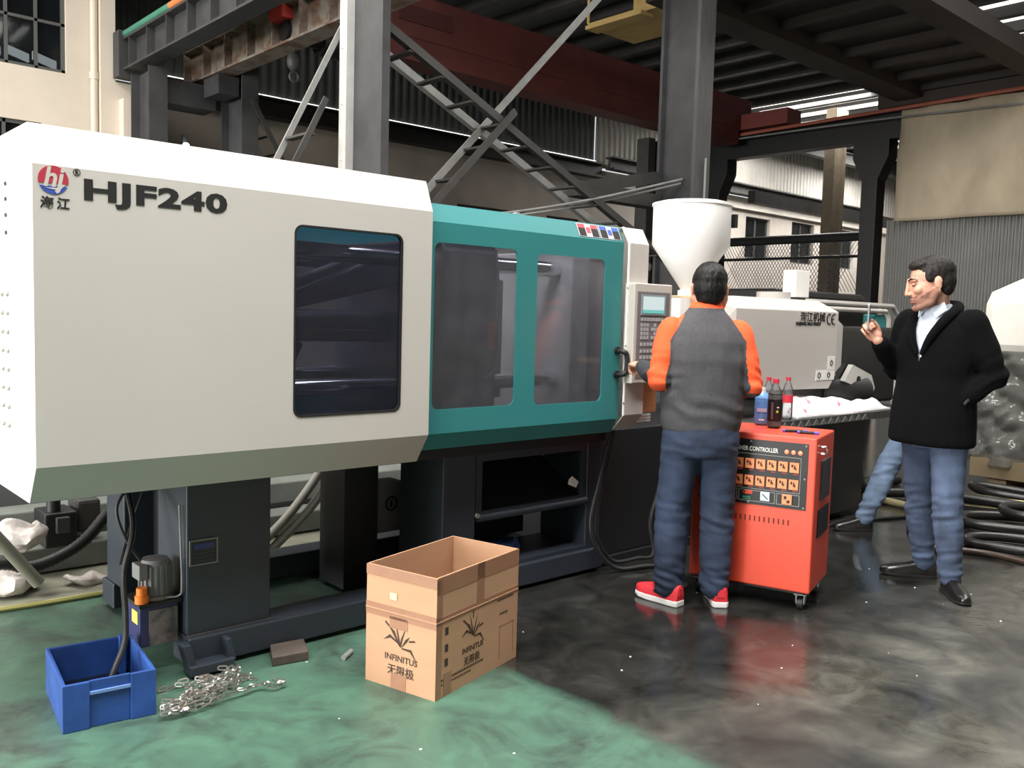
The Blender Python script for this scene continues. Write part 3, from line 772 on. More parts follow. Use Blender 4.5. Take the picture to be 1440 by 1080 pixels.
# rear door of the clamp, with its own opening
g = G().plate([(2.36, .85), (3.66, .85), (3.66, 1.925), (2.36, 1.925)], [rrect(2.45, 3.6, 1.0, 1.80, .03)], 4.56, 4.566)
mk('rear_door', g, m_teal, MM)

# ---- slate base frame
mk('base_rail', G().box(1.36, 3.75, 3.355, 3.52, .02, .135), m_slate, MM, bevel=.006)
mk('base_rail', G().box(1.36, 3.75, 4.24, 4.40, .02, .135), m_slate, MM, bevel=.006)
mk('leg_block', G().box(1.366, 1.722, 3.395, 3.70, .135, .83), m_slate, MM, bevel=.006)
mk('leg_block', G().box(1.37, 1.722, 4.12, 4.36, .135, .83), m_slate, MM, bevel=.006)
mk('cross_panel', G().box(1.5, 1.56, 3.70, 4.12, .135, .83), m_slate_dk, MM)
mk('upper_beam', G().box(1.3, 3.75, 3.36, 3.50, .745, .83), m_slate_dk, MM)
mk('upper_beam', G().box(1.3, 3.75, 4.28, 4.42, .745, .83), m_slate_dk, MM)
mk('weld_bead', G().box(1.366, 1.74, 3.375, 3.395, .134, .139), m_steel, MM)
mk('lifting_lug', G().prism([(1.31, .135), (1.345, .135), (1.372, .03), (1.345, .0)], 'y', 3.30, 3.355).prism([(1.49, .125), (1.508, .125), (1.53, .035), (1.49, .02)], 'y', 3.30, 3.355).box(1.335, 1.515, 3.28, 3.355, .012, .05), m_slate, MM, bevel=.004)
np_ = mk('name_plate', G().box(1.378, 1.486, 3.39, 3.395, .42, .515), mat('plate_dark', (30, 32, 40), .4), MM, label='small dark rating plate with a blue header')
mk('plate_header', G().box(1.39, 1.474, 3.388, 3.39, .48, .503), mat('plate_blue', (42, 52, 104), .5), np_)
mk('plate_rim', G().plate([(1.374, .416), (1.49, .416), (1.49, .519), (1.374, .519)], [[(1.379, .421), (1.485, .421), (1.485, .514), (1.379, .514)]], 3.388, 3.392), m_steel_lt, np_)
for z in (.462, .446, .43): mk('plate_line', G().box(1.392, 1.472, 3.3885, 3.39, z, z + .006), m_steel, np_)
mk('inner_post', G().box(2.36, 2.56, 3.86, 4.1, .02, .745), m_slate_dk, MM)
eb = mk('electrical_box', G().box(2.58, 2.76, 3.9, 4.05, .27, .53), mat('dull_grey_box', (96, 98, 100), .6), MM)
mk('box_mark', G().torus((2.67, 3.897, .42), .035, .006, 18, 5, Matrix.Rotation(R_(90), 4, 'X')).box(2.664, 2.676, 3.895, 3.899, .40, .44), m_ink, eb)
mk('frame_post', G().box(2.62, 2.825, 3.385, 3.75, .135, .745), m_slate, MM, bevel=.006)
mk('frame_post', G().box(3.635, 3.75, 3.385, 3.75, .135, .745), m_slate, MM, bevel=.006)
mk('frame_sill', G().box(2.825, 3.635, 3.385, 3.75, .135, .155), m_slate, MM)
mk('frame_back', G().box(2.825, 3.635, 3.9, 3.92, .135, .745), m_slate_dk, MM)
mk('chute_frame', G().plate([(2.83, .40), (3.63, .40), (3.63, .745), (2.83, .745)], [[(2.87, .445), (3.60, .445), (3.60, .70), (2.87, .70)]], 3.39, 3.41), m_slate, MM, bevel=.004)
mk('chute_lip', G().tube([(2.84, 3.385, .415), (3.63, 3.385, .415)], .02, 10), m_slate, MM)
mk('chute_plate', G().add([(2.86, 3.41, .43), (3.61, 3.41, .43), (3.61, 3.86, .70), (2.86, 3.86, .70), (2.86, 3.41, .42), (3.61, 3.41, .42), (3.61, 3.86, .69), (2.86, 3.86, .69)], [(0, 1, 2, 3), (4, 7, 6, 5), (0, 4, 5, 1), (2, 6, 7, 3)]), m_slate_dk, MM)
mk('paper_sticker', G().prism([(3.488, .548), (3.512, .562), (3.565, .525), (3.545, .495), (3.482, .520)], 'y', 3.382, 3.384), m_white, MM, label='torn white paper sticker')
mk('frame_bolt', G().cyl((2.835, 3.37, .43), (2.835, 3.39, .43), .012, 8), m_steel_lt, MM)
mk('gusset', G().prism([(3.75, 0.02), (3.86, .02), (3.75, .10)], 'y', 3.39, 3.42), m_slate, MM)

# ---- injection side
mk('injection_base', G().box(3.76, 6.9, 3.43, 4.4, .05, .79), m_slate_dk, MM, bevel=.008)
mk('injection_sill', G().box(3.76, 6.9, 3.40, 4.43, .0, .05), m_slate_dk, MM)
cab = mk('side_cabinet', G().box(4.95, 6.50, 3.20, 3.43, .05, .735), m_slate_dk, MM, bevel=.008)
mk('lock', G().cyl((6.0, 3.195, .52), (6.0, 3.2, .52), .012, 8), m_steel, cab)
mk('lock', G().cyl((6.0, 3.195, .47), (6.0, 3.2, .47), .012, 8), m_steel, cab)
m_tread = mat('tread_plate', (78, 78, 76), .45, .5, var=.2, scale=20, bump=.4, bscale=90)
tp = mk('tread_plate', G().box(4.95, 6.95, 3.13, 3.45, .735, .79), m_tread, MM)
tri = []
for i in range(14):
    x = 5.0 + i * .1
    mk('edge_triangle', G().prism([(x, .742), (x + .09, .742), (x + .045, .784)], 'y', 3.126, 3.13), mat('tread_light', (112, 112, 108), .5, .4), tp)
mk('barrel', G().cyl((3.83, 3.85, 1.33), (4.9, 3.85, 1.33), .11, 20), m_iron, MM)
hb = mk('hopper_block', G().box(4.82, 5.2, 3.6, 3.95, 1.49, 1.60), mat('brass_block', (186, 166, 136), .4, .3), MM, bevel=.006)
mk('hopper_slide', G().box(4.72, 4.84, 3.62, 3.7, 1.45, 1.58), m_white, hb)
hop = mk('hopper', G().lathe([(.055, 1.60), (.06, 1.65), (.262, 1.945), (.262, 2.20), (.27, 2.205), (.27, 2.222), (.258, 2.225), (.24, 2.222)], 48, (5.0, 3.77, 0)), mat('hopper_enamel', (232, 232, 230), .35), MM, label='white conical hopper')
mk('hopper_lid', G().lathe([(.24, 2.222), (.23, 2.232), (.06, 2.24)], 40, (5.0, 3.77, 0)), MATS['hopper_enamel'], hop)
mk('hopper_latch', G().box(5.19, 5.22, 3.55, 3.59, 2.07, 2.16), m_ink, hop)
mk('hopper_neck', G().cyl((5.0, 3.77, 1.59), (5.0, 3.77, 1.64), .075, 20), MATS['hopper_enamel'], hop)
# injection unit cover: folded cream shell
g = G()
A = [(4.88, 3.3, .985), (4.88, 3.3, 1.525), (5.02, 3.42, 1.605), (5.02, 3.70, 1.605), (4.88, 3.78, 1.525), (4.88, 3.78, .985)]
Bv = [(6.10, 3.3, .965), (6.19, 3.3, 1.06), (6.19, 3.3, 1.525), (6.10, 3.42, 1.605), (6.10, 3.70, 1.605), (6.19, 3.78, 1.525), (6.19, 3.78, 1.06), (6.10, 3.78, .965)]
vs = A + Bv
g.add(vs, [(0, 6, 7, 8, 1), (1, 8, 9, 2), (2, 9, 10, 3), (3, 10, 11, 4), (4, 11, 12, 13, 5), (0, 1, 2, 3, 4, 5), (7, 12, 11, 8), (8, 11, 10, 9), (6, 13, 12, 7), (0, 5, 13, 6)])
inj = mk('injection_cover', g, m_cream, MM, bevel=.006, label='cream injection unit cover')
mk('end_cover', G().add([(6.2, 3.33, 1.05), (6.2, 3.33, 1.49), (6.2, 4.37, 1.49), (6.2, 4.37, 1.05), (6.42, 3.38, 1.12), (6.42, 3.38, 1.43), (6.42, 4.32, 1.43), (6.42, 4.32, 1.12)], [(0, 1, 2, 3), (4, 7, 6, 5), (0, 4, 5, 1), (1, 5, 6, 2), (2, 6, 7, 3), (3, 7, 4, 0)]), m_cream, MM, bevel=.01)
text('chinese_lettering', '海江机械', .071, m_ink, inj, (5.655, 3.298, 1.458), bold=.0007, sx=1.2)
text('name_lettering', 'HAIJIANG MACHINERY', .034, m_ink, inj, (5.60, 3.298, 1.424), bold=.0007, sx=.98)
for cx in (6.055, 6.12):
    pts = [(cx + .036 * math.cos(R_(a)) , 3.298, 1.472 + .036 * math.sin(R_(a))) for a in range(70, 291, 20)]
    mk('ce_mark', G().tube(pts, .005, 6), m_ink, inj)
mk('ce_mark', G().box(6.085, 6.115, 3.294, 3.3, 1.468, 1.476), m_ink, inj)
for (a, b, c, d) in ((6.065, 6.165, 1.105, 1.20), (5.905, 5.99, 1.03, 1.10), (6.0, 6.165, 1.03, 1.10)):
    s = mk('notice_sticker', G().box(a, b, 3.297, 3.3, c, d), m_white, inj)
    mk('notice_print', G().torus(((a + b) / 2, 3.2965, (c + d) / 2), .018, .004, 14, 4, Matrix.Rotation(R_(90), 4, 'X')), m_ink, s)
mk('cover_screw', G().cyl((6.19, 3.38, 1.33), (6.2, 3.38, 1.33), .008, 8), m_steel, inj)
mk('signal_box', G().box(6.0, 6.19, 3.55, 3.66, 1.63, 1.83), m_white, MM, bevel=.004, label='white upright box on the injection cover')
mk('signal_box_foot', G().box(6.03, 6.16, 3.56, 3.65, 1.605, 1.63), m_steel, MM)
mk('fan_cap', G().cyl((5.72, 3.56, 1.60), (5.72, 3.56, 1.655), .12, 28), m_cream, MM)
tb = mk('junction_lid', G().add([(6.62, 3.45, .995), (6.74, 3.45, 1.12), (7.06, 3.45, 1.03), (7.13, 3.45, .925), (7.09, 3.45, .86), (6.62, 3.49, .995), (6.74, 3.49, 1.12), (7.06, 3.49, 1.03), (7.13, 3.49, .925), (7.09, 3.49, .86)],
        [(0, 1, 2, 3, 4), (9, 8, 7, 6, 5), (0, 5, 6, 1), (1, 6, 7, 2), (2, 7, 8, 3), (3, 8, 9, 4), (4, 9, 5, 0)]), mat('lid_grey', (196, 194, 188), .5), MM, label='tilted pale junction lid')
mk('lid_hole', G().cyl((6.84, 3.444, 1.0), (6.84, 3.45, 1.0), .028, 14), m_ink, tb)
mk('drive_housing', G().box(6.42, 7.6, 3.5, 4.35, .79, 1.42), m_black, MM, bevel=.03)
mk('drive_motor', G().cyl((6.45, 3.62, .93), (7.0, 3.5, .90), .12, 18), m_rubber, MM)
mk('guard_rail', G().tube([(5.9, 4.0, 1.57), (8.40, 4.0, 1.57), (8.47, 4.0, 1.5), (8.5, 4.0, .9)], .022, 8), m_cream, MM)
mk('hose_arch', G().torus((3.38, 3.75, 1.93), .07, .012, 18, 6, Matrix.Rotation(R_(90), 4, 'X')), m_steel_lt, MM)

# ---- lubrication pump on the leg
pu = mk('lubrication_pump', G().box(1.20, 1.35, 3.44, 3.60, .11, .27), mat('pump_tank_blue', (44, 46, 92), .4), MM, bevel=.006, label='small blue lubrication pump with a grey motor')
mk('tank_front', G().box(1.235, 1.345, 3.434, 3.44, .115, .255), mat('tank_window', (66, 64, 68), .3, dirt=(120, 112, 110), scale=18), pu)
mk('tank_lid', G().box(1.195, 1.36, 3.43, 3.61, .27, .285), m_rubber, pu)
mo = mk('pump_motor', G().cyl((1.285, 3.51, .30), (1.285, 3.51, .425), .058, 24).lathe([(.058, .425), (.05, .44), (.02, .445)], 20, (1.285, 3.51, 0)), mat('motor_grey', (118, 118, 118), .5), pu)
for i in range(20):
    a = 2 * math.pi * i / 20
    mk('motor_fin', G().box(.056, .064, -.003, .003, .305, .42, Matrix.Translation((1.285, 3.51, 0)) @ Matrix.Rotation(a, 4, 'Z')), MATS['motor_grey'], mo)
mk('motor_flange', G().cyl((1.285, 3.51, .285), (1.285, 3.51, .30), .068, 20), m_steel_lt, pu)
mk('terminal_box', G().box(1.205, 1.24, 3.46, 3.54, .37, .43), MATS['motor_grey'], pu, bevel=.004)
mk('filler_cap', G().cyl((1.215, 3.46, .285), (1.215, 3.46, .315), .026, 14).cyl((1.215, 3.46, .315), (1.215, 3.46, .345), .020, 14), mat('cap_orange', (238, 126, 36), .5), pu, label='orange filler cap')
mk('pump_label', G().box(1.198, 1.2, 3.46, 3.52, .20, .25), mat('label_yellow', (232, 218, 90), .6), pu)
mk('oil_line', G().tube(bez([(1.30, 3.44, .295), (1.345, 3.42, .30), (1.352, 3.41, .34), (1.352, 3.42, .5), (1.350, 3.43, .66)]), .004, 6), m_steel_lt, pu)
for k, pts in enumerate(([(1.24, 3.62, .74), (1.17, 3.6, .64), (1.19, 3.56, .52), (1.235, 3.52, .43)], [(1.33, 3.7, .74), (1.22, 3.6, .55), (1.15, 3.5, .44)])):
    mk('pump_wire', G().tube(bez(pts), .006, 6), m_rubber, pu)

# ================================================================ hot runner controller
m_orange = mat('orange_cabinet_paint', (216, 78, 56), .4, var=.03, scale=2)
m_pblack = mat('black_panel', (20, 20, 22), .4)
m_key_or = mat('orange_module', (240, 142, 92), .5, var=.1, scale=30)
HC = thing('hot_runner_controller', 'orange wheeled controller cabinet with a black panel of square modules', 'controller', (3.83, 2.81, 0), R_(-72.15))
W_, D_, Z0, Z1 = .622, .435, .095, .877
body = mk('cabinet', G().box(0, W_, 0, D_, Z0, Z1), m_orange, HC, bevel=.008, label='orange steel cabinet')
mk('base_skid', G().box(.01, W_ - .01, .01, D_ - .01, .085, Z0), m_rubber, HC)
pan = mk('front_panel', G().box(.037, .583, -.004, 0, .513, .845), m_pblack, HC, label='black front panel')
for x in (.048, .3, .572):
    for z in (.524, .834): mk('panel_screw', G().cyl((x, -.007, z), (x, -.004, z), .005, 8), m_steel_lt, pan)
mk('panel_screw', G().cyl((.572, -.007, .67), (.572, -.004, .67), .005, 8), m_steel_lt, pan)
text('panel_lettering', 'HOT RUNNER CONTROLLER', .031, m_white, pan, (.436, -.0045, .787), sx=.72, bold=.0003, align='RIGHT')
for x in (.479, .512, .545): mk('pilot_lamp', G().ball((x, -.006, .797), (.011, .008, .011), 12), mat('lit_red_lamp', (255, 120, 90), .4, emit=1.5), pan, label='lit red pilot lamp')
def frame(x0, x1, z0, z1, w=.003):
    return G().plate([(x0, z0), (x1, z0), (x1, z1), (x0, z1)], [[(x0 + w, z0 + w), (x1 - w, z0 + w), (x1 - w, z1 - w), (x0 + w, z1 - w)]], -.0055, -.004)
mk('panel_line', frame(.055, .552, .592, .772), m_steel_lt, pan)
for a, b in ((.055, .24), (.247, .432), (.439, .552)): mk('panel_line', frame(a, b, .528, .585), m_steel_lt, pan)
for z in (.722, .636):
    for k in range(9):
        x = .521 - k * .0555
        md = mk('control_module', G().box(x - .0225, x + .0225, -.012, -.004, z - .0245, z + .0245), m_key_or, pan)
        mk('module_mark', G().box(x - .014, x - .006, -.0132, -.012, z + .002, z + .016).box(x - .002, x + .005, -.0132, -.012, z - .008, z + .012).box(x + .006, x + .010, -.0132, -.012, z - .012, z + .002), m_ink, md, kind='stuff')
        mk('module_readout', G().box(x - .005, x + .02, -.0055, -.004, z - .036, z - .030), mat('readout_red', (150, 50, 40), .5, emit=.3), pan)
text('red_readout', '-200', .026, mat('digit_red', (240, 70, 40), .5, emit=1.0), pan, (.27, -.0045, .565))
mk('green_readout', G().box(.27, .31, -.0055, -.004, .545, .551).box(.27, .31, -.0055, -.004, .536, .541), mat('digit_green', (40, 110, 80), .5, emit=.3), pan, kind='stuff')
ga = mk('gauge', G().box(.36, .406, -.01, -.004, .538, .583), mat('gauge_face', (196, 206, 222), .5), pan, label='pale square gauge')
mk('gauge_needle', G().bar((.37, -.0108, .572), (.398, -.0108, .547), .002, .004), m_ink, ga)
md = mk('control_module', G().box(.468, .516, -.012, -.004, .534, .583), m_key_or, pan)
mk('module_mark', G().box(.478, .490, -.0132, -.012, .56, .576).box(.492, .506, -.0132, -.012, .542, .556), m_ink, md, kind='stuff')
for k in range(17):
    x = .115 + k * .024
    mk('vent_slot', G().prism([(x, .427), (x + .007, .427), (x + .007, .455), (x, .455)], 'y', -.0015, .0), mat('slot_shadow', (96, 34, 26), .8), body)
mk('side_latch', G().tube(bez([(W_, .06, .83), (W_ + .03, .06, .828), (W_ + .034, .06, .80), (W_, .06, .795)], 5), .006, 8), m_chrome, body, label='chrome side handle')
mk('side_socket', G().box(W_, W_ + .012, .12, .32, .55, .75), m_steel, body)
mk('side_vent', G().box(W_, W_ + .006, .10, .36, .36, .50), m_pblack, body)
for x, y in ((.05, .05), (W_ - .05, .05), (.05, D_ - .05), (W_ - .05, D_ - .05)):
    c = mk('caster', G().box(x - .03, x + .03, y - .03, y + .03, .078, .085).box(x - .022, x - .017, y - .015, y + .02, .03, .078).box(x + .017, x + .022, y - .015, y + .02, .03, .078), m_chrome, HC)
    mk('caster_wheel', G().cyl((x - .014, y, .031), (x + .014, y, .031), .031, 18), m_rubber, c)

# ---- bottles, pens, tool on the cabinet
m_pet = glass('clear_pet', (232, 236, 238), .10, .05, (225, 228, 230))
m_capred = mat('red_cap', (206, 52, 72), .5); m_capwhite = mat('white_cap', (226, 228, 230), .5)
def bottle(label, loc, h, r, body_m, cap_m, lab_m, lab_z, shoulder=.62, liquid=None, prints=()):
    t = thing('bottle', label, 'bottle', loc, 0, 'bottles by the controller')
    s = h * shoulder
    mk('bottle_body', G().lathe([(r * .7, 0), (r, .012), (r, s * .5), (r * .97, s * .55), (r, s * .6), (r, s), (r * .75, s + (h - s) * .35), (.014, s + (h - s) * .72), (.013, h - .018)], 22), body_m, t)
    mk('cap', G().cyl((0, 0, h - .022), (0, 0, h), .0165, 16), cap_m, t)
    if liquid: mk('drink', G().lathe([(r * .66, .003), (r * .94, .014), (r * .94, liquid[0]), (r * .5, liquid[0] + .001)], 20), liquid[1], t)
    lb = mk('bottle_label', G().lathe([(r * 1.012, lab_z[0]), (r * 1.015, lab_z[0] + .001), (r * 1.015, lab_z[1] - .001), (r * 1.012, lab_z[1])], 22), lab_m, t)
    for (a, z, w, hh, mm) in prints:
        M = Matrix.Rotation(R_(a), 4, 'Z')
        mk('label_print', G().box(r * 1.01, r * 1.035, -w / 2, w / 2, z, z + hh, M), mm, lb)
    return t
vm = math.degrees(math.atan2(-2.6, -4.2))  # azimuth that faces the camera side
m_cola = mat('dark_cola', (24, 12, 10), .2)
bottle('dark cola bottle with a black label and red cap on the orange cabinet', (4.205, 2.575, Z1), .262, .0375, m_pet, m_capred, mat('black_label', (16, 15, 17), .4), (.04, .155), .66, (.185, m_cola),
       ((vm + 20, .085, .012, .012, mat('label_lime', (196, 206, 60), .5)), (vm + 26, .11, .012, .006, m_white), (vm - 20, .05, .012, .09, mat('label_violet', (96, 70, 84), .5))))
m_bluelab = mat('sky_blue_label', (92, 142, 204), .45, var=.25, scale=14, stretch=(1, 1, 2.5))
bottle('blue water bottle with a white cap beside the cola on the orange cabinet', (4.265, 2.69, Z1), .205, .039, mat('blue_pet', (120, 166, 214), .25), m_capwhite, m_bluelab, (.015, .150), .72, None,
       ((vm, .028, .03, .008, m_white), (vm, .075, .05, .02, mat('label_pink', (186, 176, 206), .5))))
m_redlab = mat('red_label', (212, 54, 70), .5)
bottle('clear bottle with a red cap and red label standing by the white sack', (5.36, 3.19, .79), .285, .036, m_pet, m_capred, m_redlab, (.115, .165), .66)
bottle('clear bottle with a red cap half hidden behind the blue bottle', (5.22, 3.25, .79), .285, .036, m_pet, m_capred, m_redlab, (.10, .15), .66)
mp = mat('purple_pen', (86, 72, 176), .4)
for k, (x, y, a, lab) in enumerate(((4.10, 2.445, -48, 'black marker with a purple end lying by the cola bottle'), (4.115, 2.37, -62, 'short purple and black marker lying near the cabinet edge'))):
    p = thing('marker_pen', lab, 'pen', (x, y, Z1 + .008), R_(a))
    L_ = (.09, .07)[k]
    mk('barrel', G().cyl((0, 0, 0), (L_, 0, 0), .0075, 10), m_ink, p); mk('pen_cap', G().cyl((L_, 0, 0), (L_ + .025, 0, 0), .0078, 10), mp, p)
    mk('pen_band', G().cyl((-.012, 0, 0), (0, 0, 0), .0078, 10), mp, p)
tl = thing('screwdriver', 'red handled screwdriver lying at the back of the orange cabinet', 'screwdriver', (4.10, 2.80, Z1 + .014), R_(15))
mk('handle', G().tube([(0, 0, 0), (.02, 0, 0), (.09, 0, 0), (.1, 0, 0)], [.01, .014, .014, .009], 12), mat('tool_red', (206, 52, 48), .4), tl)
mk('blade', G().cyl((.1, 0, 0), (.2, 0, 0), .004, 8), m_chrome, tl)

# ---- white printed sack on the tread plate
g = G(); nx_, ny_ = 36, 12; vs = []
for s in (1, 0):
    for i in range(nx_ + 1):
        for k in range(ny_ + 1):
            u = i / nx_; v = k / ny_
            x = 5.44 + 1.36 * u; y = 3.15 + .27 * v + .02 * math.sin(u * 9)
            edge_ = min(1, min(u, 1 - u) * 9) * min(1, min(v, 1 - v) * 5)
            z = .793 + s * (.012 + edge_ * (.085 + .09 * noise.noise(Vector((u * 4.2, v * 1.5, 3.3))) + .02 * noise.noise(Vector((u * 11, v * 4, 1)))))
            vs.append((x, y, z))
m_ = (nx_ + 1) * (ny_ + 1)
fs = [(i * (ny_ + 1) + k, (i + 1) * (ny_ + 1) + k, (i + 1) * (ny_ + 1) + k + 1, i * (ny_ + 1) + k + 1) for i in range(nx_) for k in range(ny_)]
g.add(vs, fs + [tuple(a + m_ for a in reversed(f)) for f in fs], True)
rim = [i * (ny_ + 1) for i in range(nx_ + 1)] + [nx_ * (ny_ + 1) + k for k in range(1, ny_ + 1)] + [i * (ny_ + 1) + ny_ for i in range(nx_ - 1, -1, -1)] + [k for k in range(ny_ - 1, 0, -1)]
g.f += [(rim[i], rim[(i + 1) % len(rim)], rim[(i + 1) % len(rim)] + m_, rim[i] + m_) for i in range(len(rim))]; g.s += [True] * len(rim)
sackm = bpy.data.materials.new('printed_sack'); sackm.use_nodes = True
_n = sackm.node_tree; _b = _n.nodes['Principled BSDF']; _b.inputs['Roughness'].default_value = .6
_tc = _n.nodes.new('ShaderNodeTexCoord'); _nz = _n.nodes.new('ShaderNodeTexNoise'); _nz.inputs['Scale'].default_value = 16; _nz.inputs['Detail'].default_value = 3
_r = _n.nodes.new('ShaderNodeValToRGB'); _r.color_ramp.elements[0].position = .64; _r.color_ramp.elements[0].color = srgb((236, 232, 232)); _r.color_ramp.elements[1].position = .68; _r.color_ramp.elements[1].color = srgb((206, 120, 142))
_n.links.new(_tc.outputs['Object'], _nz.inputs['Vector']); _n.links.new(_nz.outputs[0], _r.inputs[0]); _n.links.new(_r.outputs[0], _b.inputs['Base Color'])
sack = solo('plastic_sack', g, sackm, 'white printed plastic sack lying on the tread plate behind the controller', 'sack')

# ---- cables between machine and cabinet
m_cable = mat('dark_cable', (28, 28, 30), .5)
solo('power_cable', G().tube(bez([(3.77, 3.33, .80), (3.675, 3.33, .52), (3.605, 3.32, .31), (3.635, 3.30, .16), (3.77, 3.27, .03), (3.96, 3.22, .018), (4.13, 3.18, .02), (4.20, 3.2, .12), (4.26, 3.25, .34)]), .013, 8), m_cable, 'thick black cable looping low to the floor from the cream post', 'cable')
solo('power_cable', G().tube(bez([(3.81, 3.35, .80), (3.725, 3.35, .51), (3.67, 3.34, .30), (3.695, 3.33, .17), (3.81, 3.32, .05), (3.97, 3.28, .05), (4.09, 3.26, .06), (4.10, 3.3, .24), (4.22, 3.35, .40)]), .011, 8), m_cable, 'thinner black cable hanging just inside the thicker cable loop', 'cable')
solo('hose', G().tube(bez([(1.24, 3.72, .72), (1.17, 3.42, .60), (1.115, 3.36, .45), (1.11, 3.33, .30), (1.10, 3.31, .20), (1.05, 3.27, .12), (1.0, 3.24, .035)]), .011, 8), m_cable, 'black rubber hose hanging from the machine leg into the blue crate', 'hose')

# ================================================================ cardboard box
m_card = mat('cardboard', (178, 139, 108), .85, var=.06, scale=3, bump=.05, bscale=150, stretch=(1, 1, 4))
m_tape = mat('brown_tape', (150, 110, 86), .35, var=.08, scale=10)
m_print = mat('brown_print', (62, 44, 34), .8)
BX = thing('cardboard_box', 'tall open cardboard box printed with a leaf emblem, taped round its middle', 'box', (1.871, 2.888, 0), R_(-75.2))
W_, D_, H_, T_ = .345, .553, .464, .006
mk('box_front', G().box(0, W_, 0, T_, 0, .296).add([(0, 0, .296), (W_, 0, .296), (W_, T_, .296), (0, T_, .296), (0, .002, H_), (W_, .002, H_), (W_, T_ + .002, H_), (0, T_ + .002, H_)], [(0, 1, 5, 4), (1, 2, 6, 5), (2, 3, 7, 6), (3, 0, 4, 7), (4, 5, 6, 7)]), m_card, BX)
mk('box_back', G().box(0, W_, D_ - T_, D_, 0, H_), m_card, BX)
mk('box_side', G().box(W_ - T_, W_, T_, D_ - T_, 0, H_ + .002), m_card, BX); mk('box_side', G().box(0, T_, T_, D_ - T_, 0, H_), m_card, BX)
mk('box_bottom', G().box(T_, W_ - T_, T_, D_ - T_, .002, .008), m_card, BX)
for a, b, c, d in ((-.001, W_ + .001, .425, H_ - .001), (-.001, W_ + .001, .27, .318), (.13, .205, .0, .06), (.12, .21, .235, .28)):
    mk('tape', G().box(a, b, -.0012, 0, c, d), m_tape, BX, label='brown packing tape')
for c, d, e, f in ((0, D_, .40, H_), (0, D_, .285, .312), (0, .035, 0, H_ - .01), (.255, .305, .31, H_), (.05, .10, .0, .09)):
    mk('tape', G().box(W_, W_ + .0012, c, d, e, f), m_tape, BX, label='brown packing tape')
mk('ridge', G().box(-.002, W_ + .002, -.003, .0, .293, .297), m_card, BX); mk('ridge', G().box(W_, W_ + .003, 0, D_, .293, .297), m_card, BX)
mk('paper_label', G().box(.12, .155, -.002, -.0012, .345, .372), mat('cream_paper', (222, 190, 152), .8), BX)
def emblem(P, s, parent):
    """leaf emblem: pairs of curved blades; P(u,v) maps emblem units to the face"""
    blades = [[(-.5, -.06), (-.3, .10), (-.02, -.06), (-.02, -.09), (-.28, .02)], [(-.34, .30), (-.16, .20), (0.0, -.10), (-.03, -.12), (-.20, .12)], [(-.16, .48), (-.03, .12), (.03, -.12), (-.01, -.14), (-.08, .12)],
              [(.20, .40), (.03, .05), (.0, -.14), (.04, -.15), (.09, .06)], [(.30, .16), (.16, .06), (.05, -.14), (.07, -.14), (.22, .02)], [(.52, -.42), (.34, -.14), (.06, -.15), (.05, -.18), (.30, -.20)],
              [(-.02, .62), (.02, .62), (.02, .34), (-.02, .34)], [(-.46, .36), (-.43, .40), (-.26, .26), (-.28, .23)], [(.44, .10), (.46, .06), (.28, .02), (.26, .06)]]
    for b in blades:
        lo = [P(u * s, v * s, 0) for u, v in b]; hi = [P(u * s, v * s, 1) for u, v in b]; n = len(b)
        mk('printed_leaf', G().add(lo + hi, [tuple(range(n)), tuple(reversed(range(n, 2 * n)))] + [(i, (i + 1) % n, n + (i + 1) % n, n + i) for i in range(n)]), m_print, parent)
fr = [o for o in BX.children if o.name.startswith('box_front')][0]; sd = [o for o in BX.children if o.name.startswith('box_side')][0]
emblem(lambda u, v, k: (.172 + u, -.0008 * k, .192 + v), .165, fr)
text('printed_name', 'INFINITUS', .034, m_print, fr, (.178, -.0006, .110), align='CENTER', sx=1.05, bold=.0005, depth=.0005, yd=(0.03, 0, 1))
text('printed_chinese', '无限极', .042, m_print, fr, (.178, -.0006, .058), align='CENTER', sx=1.05, bold=.0006, depth=.0005)
emblem(lambda u, v, k: (W_ + .0008 * k, .235 + u, .205 + v), .15, sd)
text('printed_name', 'INFINITUS', .031, m_print, sd, (W_ + .0006, .235, .128), (0, 1, 0), align='CENTER', bold=.0004, depth=.0005)
text('printed_chinese', '无限极', .036, m_print, sd, (W_ + .0006, .23, .082), (0, 1, 0), align='CENTER', bold=.0004, depth=.0005)
for (y, z, L_, h_) in ((.012, .062, .30, .009), (.012, .045, .22, .007), (.40, .275, .12, .008), (.42, .215, .07, .009)):
    n = int(L_ / .012); g = G()
    for i in range(n): g.box(W_, W_ + .0007, y + i * .012, y + i * .012 + .008, z, z + h_)
    mk('fine_print', g, m_print, sd, kind='stuff')
for z in (.235, .17, .115): mk('handling_mark', G().box(W_, W_ + .0007, .055, .075, z, z + .03), m_print, sd)
mk('stamp_frame', G().box(W_, W_ + .0006, .42, .425, .03, .17).box(W_, W_ + .0006, .52, .525, .03, .17).box(W_, W_ + .0006, .42, .525, .166, .17), m_tape, sd, kind='stuff')

